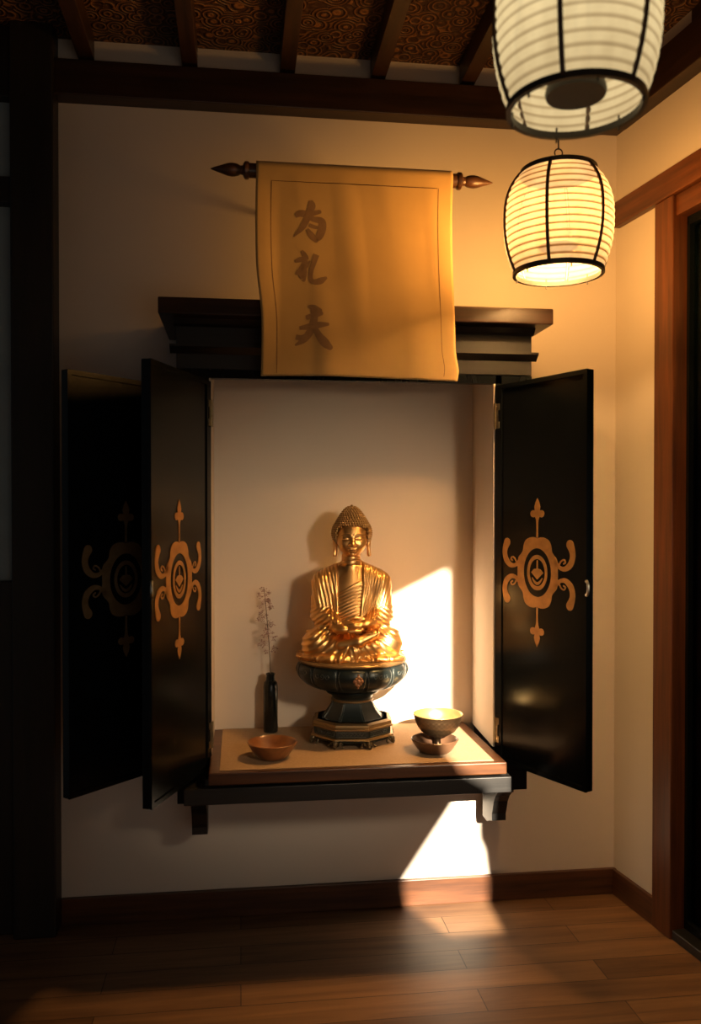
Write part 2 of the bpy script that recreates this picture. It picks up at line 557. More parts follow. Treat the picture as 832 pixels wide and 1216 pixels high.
# back wall timbers
bm = BM(); box(bm, -0.55, CX + 0.02, -0.06, 0, 2.413, 2.515, 0.003)
struct('trim_3', bm, M['beam'])
bm = BM(); box(bm, -0.523, CX + 0.005, -0.016, 0, 0, 0.0805, 0.002)
struct('baseboard_back', bm, M['base'])
bm = BM(); box(bm, -0.642, -0.524, -0.08, 0.0, 0, 2.66, 0.004)
struct('trim_4', bm, M['post'])
# left of the post: dim paper window with a dark rail and a boarded lower part
w1 = bpy.data.objects.new('window_1', None); COL.objects.link(w1); w1['kind'] = 'structure'
bm = BM()
box(bm, -1.5, -0.642, -0.05, 0.0, 2.10, 2.175, 0.003)
box(bm, -1.5, -0.642, -0.05, 0.0, 2.40, 2.66, 0.003)
box(bm, -1.5, -1.45, -0.05, 0.0, 1.02, 2.40, 0.003)
obj('window_frame', bm, M['post'], w1)
bm = BM(); box(bm, -1.5, -0.642, -0.012, -0.001, 1.02, 2.40)
obj('pane', bm, M['paper_pane'], w1)
bm = BM(); box(bm, -1.5, -0.642, -0.045, -0.001, 0.0, 1.02, 0.003)
obj('lower_board', bm, M['post'], w1)

# ceiling: boards above, rafters below
bm = BM(); box(bm, -2.2, 2.4, ROOM_FRONT, 0.12, 2.60, 2.66)
struct('ceiling', bm, M['woven'])
for k, x in enumerate((-1.005, -0.723, -0.441, -0.145, 0.142, 0.416, 0.693, 0.975, 1.257, 1.54)):
    bm = BM(); box(bm, x - 0.0225, x + 0.0225, ROOM_FRONT, -0.02, 2.532, 2.602, 0.002)
    struct('trim_%d' % (k + 5), bm, M['beam_y'])

# unseen wall behind the viewer as sun mask, its hole shaped to the sun patch
SUN_EL = R(20)
TGT = Vector((0.58, 0, 0.55))
SUN = TGT + Vector((-0.03, -math.cos(SUN_EL), math.sin(SUN_EL))) * 9.0
patch = [(0.40, 0.926), (0.456, 0.9565), (0.6395, 1.046), (0.6402, 0.60), (0.668, 0.54), (0.692, 0.42), (0.735, 0.38), (0.736, 0.20), (0.752, 0.17),
         (0.7657, 0.06), (0.765, -0.09), (0.60, -0.09), (0.51, -0.01), (0.4963, 0.0758), (0.6675, 0.3286), (0.578, 0.381), (0.5356, 0.469), (0.4737, 0.5596), (0.40, 0.60)]
def to_front(X, Z):
    p = Vector((X, 0, Z))
    t = (ROOM_FRONT - SUN.y) / (p.y - SUN.y)
    q = SUN + (p - SUN) * t
    return q.x, q.z
hole = [to_front(*p) for p in patch]
bm = BM()
fill_loops(bm, [[(-2.2, 0), (2.6, 0), (2.6, 2.66), (-2.2, 2.66)], hole], 0.02, lambda u, v, h: (u, ROOM_FRONT - h, v))
struct('wall_sun_mask', bm, M['plaster'])

# ------------------------------------------------------------------ altar cabinet
CAB0 = Vector((0.31, -0.14, 0.34))
cab = thing('altar_cabinet', 'black lacquered wall altar cabinet with open gilded doors, cornice and bracketed shelf', 'cabinet', CAB0)
def cpart(name, bm, mat, **kw):
    for v in bm.verts:
        v.co -= CAB0
    return obj(name, bm, mat, cab, **kw)

# carcass: dark outer box walls round the recess, splayed slightly towards the front
bm = BM()
prism(bm, [(-0.170, -0.002), (-0.170, -0.28), (-0.082, -0.28), (-0.082, -0.002)], 'z', 0.49, 1.60)
prism(bm, [(0.708, -0.28), (0.812, -0.28), (0.812, -0.002), (0.725, -0.002)], 'z', 0.49, 1.60)
box(bm, -0.082, 0.725, -0.28, -0.256, 1.577, 1.60)
box(bm, -0.168, 0.800, -0.284, -0.002, 0.437, 0.492, 0.002)
cpart('carcass', bm, M['lacquer'])
bm = BM()
prism(bm, [(-0.077, -0.004), (-0.077, -0.279), (-0.082, -0.279), (-0.082, -0.004)], 'z', 0.56, 1.6195)
cpart('side_lining', bm, M['cream'])
bm = BM()
prism(bm, [(0.702, -0.279), (0.7085, -0.279), (0.7255, -0.004), (0.7175, -0.004)], 'z', 0.56, 1.6195)
cpart('side_lining', bm, M['cream'])
bm = BM(); box(bm, -0.082, 0.7255, -0.006, -0.0025, 0.56, 1.6195)
cpart('back_panel', bm, M['cream'])
# cornice
bm = BM()
box(bm, -0.168, 0.811, -0.282, -0.254, 1.6005, 1.7305, 0.002)
box(bm, -0.168, 0.811, -0.254, -0.002, 1.6200, 1.7305)
cpart('cornice_body', bm, M['lacquer_cornice'])
bm = BM()
prism(bm, [(-0.2825, 1.640), (-0.295, 1.650), (-0.304, 1.656), (-0.304, 1.662), (-0.2825, 1.664)], 'x', -0.184, 0.824)
prism(bm, [(-0.2825, 1.712), (-0.29, 1.718), (-0.30, 1.7305), (-0.2825, 1.7305)], 'x', -0.174, 0.816)
cpart('cornice_moulding', bm, M['lacquer_cornice'])
bm = BM(); box(bm, -0.2095, 0.849, -0.35, -0.002, 1.7305, 1.7735, 0.003)
cpart('cornice_slab', bm, M['slab'])
# shelf
bm = BM(); box(bm, -0.0800, 0.690, -0.445, -0.003, 0.5335, 0.5645, 0.003)
cpart('shelf_board', bm, M['shelf'])
bm = BM()
box(bm, -0.1425, 0.7125, -0.415, -0.39, 0.475, 0.5165, 0.002)
box(bm, -0.1425, -0.115, -0.39, -0.285, 0.475, 0.5165)
box(bm, 0.685, 0.7125, -0.39, -0.285, 0.475, 0.5165)
box(bm, -0.09, 0.68, -0.39, -0.285, 0.500, 0.5335)
cpart('shelf_apron', bm, M['apron'])
corbel = [(-0.095, 0.437), (-0.262, 0.437), (-0.262, 0.424), (-0.246, 0.417), (-0.226, 0.402), (-0.208, 0.380), (-0.197, 0.352), (-0.190, 0.338), (-0.190, 0.318), (-0.170, 0.312), (-0.140, 0.300), (-0.095, 0.300)]
for x in (-0.1345, 0.7265):
    bm = BM(); prism(bm, corbel, 'x', x, x + 0.042)
    cpart('bracket', bm, M['apron'])

# doors
def emblem_mesh(bm, mapf):
    ax, az = 0.074, 0.093
    def oval(k, lob=0.0, n=96):
        L = []
        for i in range(n):
            t = 2 * PI * i / n
            rr = k * (1 + lob * (0.55 * math.cos(4 * t) + 0.45 * math.cos(8 * t)))
            L.append((ax * rr * math.cos(t), az * rr * math.sin(t)))
        return L
    T = 0.0016
    quarter = [(1.0, 0.0), (1.0, 0.26), (0.95, 0.41), (0.80, 0.53), (0.72, 0.62), (0.69, 0.76), (0.58, 0.91), (0.36, 0.99), (0.16, 1.0), (0.0, 0.97)]
    full = quarter + [(-u, v) for u, v in quarter[-2::-1]]
    full = full + [(u, -v) for u, v in full[-2:0:-1]]
    ring = [tuple(p) for p in spline(full + [full[0]], 4)[:-1]]
    fill_loops(bm, [[(u * ax, v * az) for u, v in ring], oval(0.69)], T, mapf)
    fill_loops(bm, [oval(0.50), oval(0.385)], T, mapf)
    # inner knot: bar with a crescent above and below
    fill_loops(bm, [[(-0.022, 0.0), (-0.012, 0.009), (0, 0.011), (0.012, 0.009), (0.022, 0.0), (0.012, -0.008), (0, -0.018), (-0.012, -0.008)]], T, mapf)
    fill_loops(bm, [stroke_outline([(0, 0.008, 0.004), (0, 0.020, 0.004), (0, 0.031, 0.003)])], T, mapf)
    fill_loops(bm, [stroke_outline([(-0.019, -0.014, 0.002), (-0.010, -0.024, 0.006), (0, -0.029, 0.007), (0.010, -0.024, 0.006), (0.019, -0.014, 0.002)])], T, mapf)
    for sx in (-1, 1):
        for sz in (-1, 1):
            arm = [(0.062, 0.034, 0.012), (0.080, 0.018, 0.010), (0.100, 0.015, 0.013), (0.118, 0.027, 0.017), (0.1255, 0.046, 0.017), (0.1235, 0.062, 0.019), (0.1165, 0.077, 0.024)]
            fill_loops(bm, [stroke_outline([(sx * u, sz * v, w) for u, v, w in arm])], T, mapf)
            curl = [(0.079, 0.024, 0.004), (0.086, 0.034, 0.004), (0.096, 0.038, 0.004), (0.101, 0.032, 0.004), (0.095, 0.028, 0.004)]
            fill_loops(bm, [stroke_outline([(sx * u, sz * v, w) for u, v, w in curl])], T * 0.9, mapf)
    for sz in (-1, 1):
        fill_loops(bm, [stroke_outline([(0, sz * 0.092, 0.006), (0, sz * 0.115, 0.005), (0, sz * 0.136, 0.008), (0, sz * 0.147, 0.016)])], T, mapf)
        fill_loops(bm, [[(0.0, sz * 0.196), (0.007, sz * 0.184), (0.0105, sz * 0.173), (0.006, sz * 0.150), (-0.006, sz * 0.150), (-0.0105, sz * 0.173), (-0.007, sz * 0.184)]], T, mapf)
        for sx in (-1, 1):
            fill_loops(bm, [[(sx * (0.0150 + 0.0105 * math.cos(a)), sz * (0.155 + 0.0095 * math.sin(a))) for a in [2 * PI * k / 20 for k in range(20)]]], T * 0.9, mapf)

def make_door(hinge, outer, z0, z1, side, emb_u, emb_z, hinges=True, handle=True, gilt='gilt'):
    """a leaf in its own frame: x from the hinge outwards, side is the sign of the painted face's normal"""
    h, o = Vector(hinge), Vector(outer)
    d = o - h
    wdt = d.length
    th = 0.021
    s = side
    def yb(a, b):
        return (min(a, b), max(a, b))
    bm = BM()
    H = z1 - z0
    y0, y1 = yb(0, -s * th)
    box(bm, 0, wdt, y0, y1, 0, H, 0.002)
    f0, f1 = yb(s * 0.0035, -s * 0.001)
    fw = 0.026
    box(bm, 0.0, fw, f0, f1, 0, H)
    box(bm, wdt - 0.012, wdt, f0, f1, 0, H)
    box(bm, fw, wdt - 0.012, f0, f1, 0, 0.012)
    box(bm, fw, wdt - 0.012, f0, f1, H - 0.012, H)
    dr = obj('door', bm, M['lacquer'], cab, (h.x - CAB0.x, h.y - CAB0.y, z0 - CAB0.z), math.atan2(d.y, d.x))
    bm = BM()
    emblem_mesh(bm, lambda u, v, t: (emb_u + u, s * (0.0004 + t), emb_z - z0 + v))
    obj('emblem', bm, M[gilt], dr)
    if hinges:
        for zc in (0.085, H - 0.085):
            bm = BM()
            a, b_ = yb(s * 0.0037, s * 0.006)
            box(bm, 0.004, 0.013, a, b_, zc - 0.034, zc + 0.034, 0.0006)
            box(bm, 0.013, 0.019, a, b_, zc - 0.034, zc - 0.016, 0.0006)
            box(bm, 0.013, 0.019, a, b_, zc + 0.016, zc + 0.034, 0.0006)
            tube(bm, [(0.003, s * 0.007, zc - 0.036), (0.003, s * 0.007, zc + 0.036)], 0.003, 10)
            for q in (-0.026, -0.009, 0.009, 0.026):
                ball(bm, (0.0095, s * 0.006, zc + q), 0.0022, 1)
            obj('hinge', bm, M['brass'], dr, smooth=False)
    if handle:
        bm = BM()
        zc = 0.505
        tube(bm, spline([(wdt - 0.004, s * 0.000, zc + 0.016), (wdt + 0.004, s * 0.006, zc + 0.017), (wdt + 0.011, s * 0.009, zc + 0.008), (wdt + 0.011, s * 0.009, zc - 0.008), (wdt + 0.004, s * 0.006, zc - 0.017), (wdt - 0.004, s * 0.000, zc - 0.016)], 6), 0.0036, 10)
        obj('handle', bm, M['steel'], dr, smooth=True)
    return dr

dR = make_door((0.7085, -0.284), (0.846, -0.592), 0.526, 1.570, -1, 0.164, 1.059)
dR['label'] = 'right door with its gilded crest in shadow'
dL = make_door((-0.0800, -0.284), (-0.2035, -0.615), 0.538, 1.567, 1, 0.198, 1.053)
dL['label'] = 'inner left door with a bright gilded crest'
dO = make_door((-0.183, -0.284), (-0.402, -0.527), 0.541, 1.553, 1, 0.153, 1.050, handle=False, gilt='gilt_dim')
dO['label'] = 'outer left door with a dim gilded crest'

# ------------------------------------------------------------------ things on the shelf
SZ = 0.5645
bm = BM(); box(bm, -0.053, 0.660, -0.428, -0.010, 0, 0.0022, 0.0008, 1)
o = obj('table_mat', bm, M['mat'], None, (0, 0, SZ + 0.0002))
tag(o, 'tan woven mat laid flat along the altar shelf', 'mat')
MZ = SZ + 0.0026

def bowl_profile(r_rim, h, r_base, th, bulge=0.55, foot=0.0):
    out = [(0, 0), (r_base, 0)]
    n = 12
    for i in range(1, n + 1):
        t = i / n
        out.append((r_base + (r_rim - r_base) * (t ** bulge), foot + (h - foot) * t))
    out.append((r_rim - th * 0.5, h + th * 0.4))
    for i in range(n, -1, -1):
        t = i / n
        out.append((max(r_base + (r_rim - r_base) * (t ** bulge) - th, 0.0), max(foot + (h - foot) * t, th)))
    out.append((0, th))
    return out

bm = BM(); lathe(bm, bowl_profile(0.0665, 0.043, 0.034, 0.004, 0.75), 64)
o = obj('bowl', bm, M['bowl'], None, (0.0835, -0.335, MZ), angle=50)
tag(o, 'shallow brown wooden bowl on the mat in front of the dark vase', 'bowl')

bm = BM(); lathe(bm, bowl_profile(0.0645, 0.036, 0.037, 0.005, 0.7), 64)
o = obj('dish', bm, M['dish'], None, (0.523, -0.333, MZ), angle=50)
tag(o, 'low dark brown dish holding the foot of the gold-lined goblet', 'dish')

gob = thing('goblet', 'footed bronze goblet with a shining gold inside, standing in the dark dish', 'goblet', (0.533, -0.3275, MZ + 0.0052))
bm = BM()
prof = [(0, 0), (0.021, 0), (0.022, 0.003), (0.016, 0.008), (0.0085, 0.016), (0.0075, 0.026), (0.0105, 0.033), (0.018, 0.037), (0.032, 0.042),
        (0.046, 0.051), (0.057, 0.066), (0.063, 0.082), (0.0655, 0.092), (0.0675, 0.097)]
def chase(t, z):
    return 1.0 + (0.012 * math.sin(26 * t) * math.sin(z * 520) if 0.048 < z < 0.088 else 0.0)
dense = []
for (r0, z0), (r1, z1) in zip(prof[:-1], prof[1:]):
    k = 5 if z0 > 0.04 else 1
    for i in range(k):
        dense.append((r0 + (r1 - r0) * i / k, z0 + (z1 - z0) * i / k))
dense.append(prof[-1])
lathe(bm, dense, 120, rmod=chase)
obj('cup', bm, M['cup_out'], gob, smooth=True)
bm = BM()
lathe(bm, [(0.0675, 0.0968), (0.0668, 0.0985), (0.0652, 0.0978), (0.061, 0.082), (0.054, 0.067), (0.042, 0.054), (0.025, 0.046), (0, 0.044)], 96)
obj('cup_lining', bm, M['cup_in'], gob, smooth=True)

vase = thing('bud_vase', 'slim dark smoked glass bottle vase standing at the left of the altar shelf', 'vase', (0.0885, -0.062, SZ + 0.003))
bm = BM()
lathe(bm, [(0, 0), (0.0195, 0), (0.0215, 0.003), (0.0215, 0.136), (0.0195, 0.147), (0.0135, 0.153), (0.0125, 0.168), (0.0138, 0.170), (0.0138, 0.174), (0.0108, 0.174),
           (0.0105, 0.153), (0.0170, 0.145), (0.0185, 0.136), (0.0185, 0.006), (0, 0.006)], 48)
obj('bottle', bm, M['smoked'], vase, smooth=False, angle=40)

fl = thing('dried_flower_sprig', 'thin dried flower sprig with dusty pink clusters rising from the dark vase', 'flower', (0.0885, -0.062, SZ + 0.0107))
stem_pts = spline([(0.004, 0.003, 0.0), (0.001, 0.001, 0.10), (-0.001, 0.0, 0.18), (-0.004, 0.0, 0.25), (-0.009, 0.0, 0.31), (-0.014, 0.001, 0.37), (-0.019, 0.0, 0.418)], 6)
bm = BM(); tube(bm, stem_pts, [0.0017 - 0.0009 * i / len(stem_pts) for i in range(len(stem_pts))], 7)
obj('stem', bm, M['stem'], fl, smooth=True)
def stem_at(z):
    for a, b_ in zip(stem_pts[:-1], stem_pts[1:]):
        if a[2] <= z <= b_[2]:
            t = (z - a[2]) / (b_[2] - a[2] + 1e-9)
            return a + (b_ - a) * t
    return stem_pts[-1]
for (zl, zh, nb, ln, name) in ((0.372, 0.416, 12, 0.020, 'flower_cluster'), (0.325, 0.372, 9, 0.026, 'flower_cluster'), (0.232, 0.318, 22, 0.036, 'flower_cluster')):
    bm = BM()
    for k in range(nb):
        z = zl + (zh - zl) * (k + 0.5) / nb
        p = Vector(stem_at(z))
        a = random.uniform(0, 2 * PI)
        L = ln * random.uniform(0.5, 1.0)
        up = random.uniform(-0.35, 0.6)
        q = p + Vector((math.cos(a) * L, math.sin(a) * L * 0.6, L * up))
        mid = (p + q) / 2 + Vector((0, 0, 0.003))
        tube(bm, [p, mid, q], 0.0005, 4)
        for j in range(6):
            c = q + Vector([random.uniform(-1, 1) * 0.0065 for _ in range(3)])
            tube(bm, [mid + (q - mid) * random.random(), c], 0.0003, 3)
            ball(bm, c, random.uniform(0.0014, 0.0028), 1, (1, 1, 0.8))
    obj(name, bm, M['floret'], fl)

# ------------------------------------------------------------------ pedestal
PX_, PY_ = 0.3185, -0.170
PK = 0.00242                                     # one photographed unit of the statue in metres
ped = thing('pedestal', 'round dark bronze lotus pedestal with gold trim and stepped octagonal foot under the statue', 'pedestal', (PX_, PY_, MZ), R(-7.5))
PT = 0.2375                                      # its height
def zz(py):                                      # picture row of the axis -> height above the mat
    return max(0.0, (1.215 - (py - 608.5) * PK) - MZ)
bm = BM()
lathe(bm, [(0, PT - 0.012), (0.150, PT - 0.012), (0.1545, PT - 0.009), (0.156, PT - 0.005), (0.153, PT - 0.001), (0.147, PT), (0, PT)], 96)
obj('top_plate', bm, M['ped_gold'], ped, angle=40)
NP = 12
def petal(t, z):
    k = abs(math.sin((t + PI / 2) * NP / 2 + PI / 2))
    return 1.0 - 0.055 * (1 - k ** 0.45)
bm = BM()
zt = PT - 0.0122
prof = [(0, zt), (0.150, zt), (0.157, zt - 0.006), (0.161, zt - 0.017), (0.1605, zt - 0.028), (0.154, zt - 0.043), (0.139, zt - 0.057), (0.117, zt - 0.068), (0.092, zt - 0.075), (0.076, zt - 0.079), (0, zt - 0.079)]
pr = []
for i in range(1, len(prof) - 2):
    pass
sm = spline(prof[1:-1], 3)
lathe(bm, [prof[0]] + [tuple(p) for p in sm] + [prof[-1]], 240, rmod=petal)
obj('lotus_bowl', bm, M['ped'], ped, smooth=True)
# petal outlines and their small scroll marks
bm = BM()
def on_bowl(t, z, off=0.0012):
    for a, b_ in zip(sm[:-1], sm[1:]):
        if a[1] >= z >= b_[1]:
            k = (a[1] - z) / (a[1] - b_[1] + 1e-9)
            r = a[0] + (b_[0] - a[0]) * k
            break
    else:
        r = sm[-1][0]
    r = r * petal(t, z) + off
    return (r * math.cos(t), r * math.sin(t), z)
for k in range(NP):
    tc = -PI / 2 + 2 * PI * k / NP
    for s in (-1, 1):
        pts = [on_bowl(tc + s * PI / NP * w, zt - d, 0.0004) for w, d in ((0.80, 0.006), (0.90, 0.016), (0.88, 0.030), (0.84, 0.044), (0.78, 0.058), (0.72, 0.068))]
        tube(bm, spline(pts, 4), 0.0009, 5)
    if k:
        rnd = random.Random(k)
        for w in (-0.42, -0.05, 0.35):
            ph = rnd.uniform(0, 6)
            pts = [on_bowl(tc + w * PI / NP + 0.045 * math.cos(a + ph) * (1 - a / 9), zt - 0.020 + rnd.uniform(-0.004, 0.004) * 0 + 0.0085 * math.sin(a + ph) * (1 - a / 9), 0.0002) for a in [0.55 * j for j in range(13)]]
            tube(bm, pts, 0.0006, 5)
obj('petal_outline', bm, M['ped_line'], ped)
# flower set on the front petal
bm = BM()
te = -PI / 2 + 0.105
def front_map(u, v, h):
    z = zt - 0.030 + v
    p = on_bowl(te + u / 0.155, z, 0.0002)
    n = Vector((math.cos(te), math.sin(te), 0))
    q = Vector(p) + n * h
    return q
for cx_, cz_, r_ in ((0, 0, 0.0065), (0, 0.011, 0.0052), (0, -0.012, 0.0052), (0.0095, 0, 0.0052), (-0.0095, 0, 0.0052), (0.0065, 0.0075, 0.004), (-0.0065, 0.0075, 0.004), (0.006, -0.0075, 0.004), (-0.006, -0.0075, 0.004), (0, 0.0175, 0.0028), (0, -0.019, 0.0030)):
    p = front_map(cx_, cz_, 0.001)
    ball(bm, p, r_, 2, (1, 0.30, 1))
obj('flower_ornament', bm, M['red_gold'], ped)
zb = zt - 0.079
bm = BM()
lathe(bm, [(0, zb + 0.001), (0.074, zb + 0.001), (0.0775, zb - 0.004), (0.074, zb - 0.009), (0.064, zb - 0.013), (0.058, zb - 0.020), (0.057, zb - 0.026), (0, zb - 0.026)], 96)
obj('neck', bm, M['ped'], ped, angle=40)
bm = BM()
lathe(bm, [(0, zb - 0.0255), (0.0575, zb - 0.0255), (0.0605, zb - 0.028), (0.0605, zb - 0.031), (0.057, zb - 0.033), (0, zb - 0.033)], 96)
obj('neck_ring', bm, M['ped_gold'], ped, angle=40)
# octagonal foot
OCT = PI / 8
def octo(bm, prof):
    lathe(bm, prof, 8, phase=OCT)
bm = BM(); zf = zb - 0.033
z1f = 0.068
flare = [(0.060, zf), (0.063, zf - 0.008), (0.069, zf - 0.020), (0.080, zf - 0.035), (0.094, zf - 0.047), (0.106, z1f)]
octo(bm, [(0, zf)] + [tuple(p) for p in spline(flare, 3)] + [(0, z1f)])
obj('flared_foot', bm, M['ped'], ped)
bm = BM()
octo(bm, [(0, z1f), (0.108, z1f), (0.118, z1f - 0.004), (0.119, z1f - 0.008), (0.119, z1f - 0.012), (0.123, z1f - 0.014), (0.123, z1f - 0.018), (0.116, z1f - 0.021), (0, z1f - 0.021)])
octo(bm, [(0, 0.0285), (0.118, 0.0285), (0.124, 0.027), (0.126, 0.023), (0.122, 0.021), (0, 0.021)])
obj('gold_step', bm, M['ped_gold'], ped)
bm = BM()
octo(bm, [(0, z1f - 0.0205), (0.1155, z1f - 0.0205), (0.1155, 0.0285), (0, 0.0285)])
octo(bm, [(0, 0.0215), (0.118, 0.0215), (0.122, 0.018), (0.116, 0.0135), (0.09, 0.0125), (0, 0.0125)])
obj('dark_step', bm, M['ped'], ped)
# painted lines on each facet
bm = BM()
for k in range(8):
    t = -PI / 2 + k * PI / 4
    n = Vector((math.cos(t), math.sin(t), 0)); u = Vector((-math.sin(t), math.cos(t), 0))
    ap = math.cos(PI / 8)
    def fp(r, a, z):
        return n * (r * ap + 0.0006) + u * a * r * math.sin(PI / 8) + Vector((0, 0, z))
    zc = (z1f - 0.0205 + 0.0285) / 2
    hz = 0.0062
    tube(bm, [fp(0.1157, -0.85, zc - hz), fp(0.1157, 0.85, zc - hz), fp(0.1157, 0.85, zc + hz), fp(0.1157, -0.85, zc + hz)], 0.0010, 4, closed=True)
    pts = [fp(0.1157, -0.7 + 1.4 * i / 30, zc + 0.0032 * math.sin(i * 1.3)) for i in range(31)]
    tube(bm, pts, 0.0006, 4)
    for s in (-1, 1):
        tube(bm, [fp(p[0], s * 0.90, p[1]) for p in spline(flare, 3)[1:]], 0.0009, 4)
    pts = [fp(0.0935 + 0.0014 * math.cos(i * 2.1), -0.6 + 1.2 * i / 26, zf - 0.0465 + 0.0035 * math.sin(i * 1.7)) for i in range(27)]
    tube(bm, pts, 0.0006, 4)
obj('facet_lines', bm, M['ped_line'], ped)
for k in range(8):
    t = OCT + k * PI / 4
    n = Vector((math.cos(t), math.sin(t), 0)); u = Vector((-math.sin(t), math.cos(t), 0))
    bm = BM()
    c = n * 0.112
    path = spline([tuple(c + Vector((0, 0, 0.018))), tuple(c + n * 0.010 + Vector((0, 0, 0.0150))), tuple(c + n * 0.010 + Vector((0, 0, 0.0085))), tuple(c + n * 0.017 + Vector((0, 0, 0.0050)))], 4)
    tube(bm, path, [0.0085, 0.0085, 0.0084, 0.0082, 0.008, 0.0076, 0.0072, 0.0068, 0.0064, 0.006, 0.0056, 0.0053, 0.0052][:len(path)], 10)
    for s in (-1, 1):
        pts = [c + n * (0.004 + 0.004 * math.cos(a)) + u * s * (0.011 + 0.010 * a / 5) + Vector((0, 0, 0.0115 + 0.0062 * math.sin(a))) for a in [0.7 * j for j in range(9)]]
        tube(bm, pts, 0.0026, 7)
    for v in bm.verts:
        v.co.z = max(v.co.z, 0.0)
    obj('scroll_foot', bm, M['ped_foot'], ped, smooth=True)

# ------------------------------------------------------------------ the statue, sculpted as a distance field
def surface_nets(F, o, h):
    ins = F < 0
    nx, ny, nz = F.shape
    cnt = np.zeros((nx - 1, ny - 1, nz - 1), np.int8)
    for a in (0, 1):
        for b_ in (0, 1):
            for c_ in (0, 1):
                cnt += ins[a:nx - 1 + a, b_:ny - 1 + b_, c_:nz - 1 + c_]
    mask = (cnt > 0) & (cnt < 8)
    ci = np.argwhere(mask)
    idx = np.full(mask.shape, -1, np.int64)
    idx[mask] = np.arange(len(ci))
    acc = np.zeros((len(ci), 3)); num = np.zeros(len(ci))
    corners = [(a, b_, c_) for a in (0, 1) for b_ in (0, 1) for c_ in (0, 1)]
    for p in corners:
        for ax in range(3):
            if p[ax] == 0:
                q = list(p); q[ax] = 1
                f0 = F[ci[:, 0] + p[0], ci[:, 1] + p[1], ci[:, 2] + p[2]]
                f1 = F[ci[:, 0] + q[0], ci[:, 1] + q[1], ci[:, 2] + q[2]]
                m_ = (f0 < 0) != (f1 < 0)
                t = f0[m_] / (f0[m_] - f1[m_])
                pos = np.tile(np.array(p, float), (m_.sum(), 1))
                pos[:, ax] = t
                acc[m_] += pos
                num[m_] += 1
    V = (ci + acc / num[:, None]) * h + np.array(o)
    quads = []
    def add(s0, s1, i00, i10, i11, i01):
        ch = s0 != s1
        Q = np.stack([i00[ch], i10[ch], i11[ch], i01[ch]], 1)
        fl_ = s1[ch]
        Q[fl_] = Q[fl_][:, ::-1]
        quads.append(Q)
    add(ins[:-1, 1:-1, 1:-1], ins[1:, 1:-1, 1:-1], idx[:, :-1, :-1], idx[:, 1:, :-1], idx[:, 1:, 1:], idx[:, :-1, 1:])
    add(ins[1:-1, :-1, 1:-1], ins[1:-1, 1:, 1:-1], idx[:-1, :, :-1], idx[:-1, :, 1:], idx[1:, :, 1:], idx[1:, :, :-1])
    add(ins[1:-1, 1:-1, :-1], ins[1:-1, 1:-1, 1:], idx[:-1, :-1, :], idx[1:, :-1, :], idx[1:, 1:, :], idx[:-1, 1:, :])
    return V, np.concatenate(quads)

def smin(a, b_, k):
    h = np.maximum(k - np.abs(a - b_), 0) / k
    return np.minimum(a, b_) - h * h * (k * 0.25)
def smax(a, b_, k):
    return -smin(-a, -b_, k)
def sstep(x, a, b_):
    t = np.clip((x - a) / (b_ - a), 0, 1)
    return t * t * (3 - 2 * t)
class Field:
    def __init__(s, lo, hi, h):
        s.lo, s.h = lo, h
        ax = [np.arange(l, u + h, h, dtype=np.float32) for l, u in zip(lo, hi)]
        s.X, s.Y, s.Z = np.meshgrid(*ax, indexing='ij')
    def cone(s, a, b_, ra, rb, sy=1.0):
        a = np.array(a, np.float32); b_ = np.array(b_, np.float32)
        d = b_ - a
        px, py, pz = s.X - a[0], (s.Y - a[1]) , s.Z - a[2]
        t = np.clip((px * d[0] + py * d[1] + pz * d[2]) / float(d @ d), 0, 1)
        return np.sqrt((px - t * d[0]) ** 2 + ((py - t * d[1]) / sy) ** 2 + (pz - t * d[2]) ** 2) - (ra + (rb - ra) * t)
    def ell(s, c, r):
        x, y, z = (s.X - c[0]) / r[0], (s.Y - c[1]) / r[1], (s.Z - c[2]) / r[2]
        k0 = np.sqrt(x * x + y * y + z * z) + 1e-6
        k1 = np.sqrt((x / r[0]) ** 2 + (y / r[1]) ** 2 + (z / r[2]) ** 2) + 1e-6
        return k0 * (k0 - 1) / k1

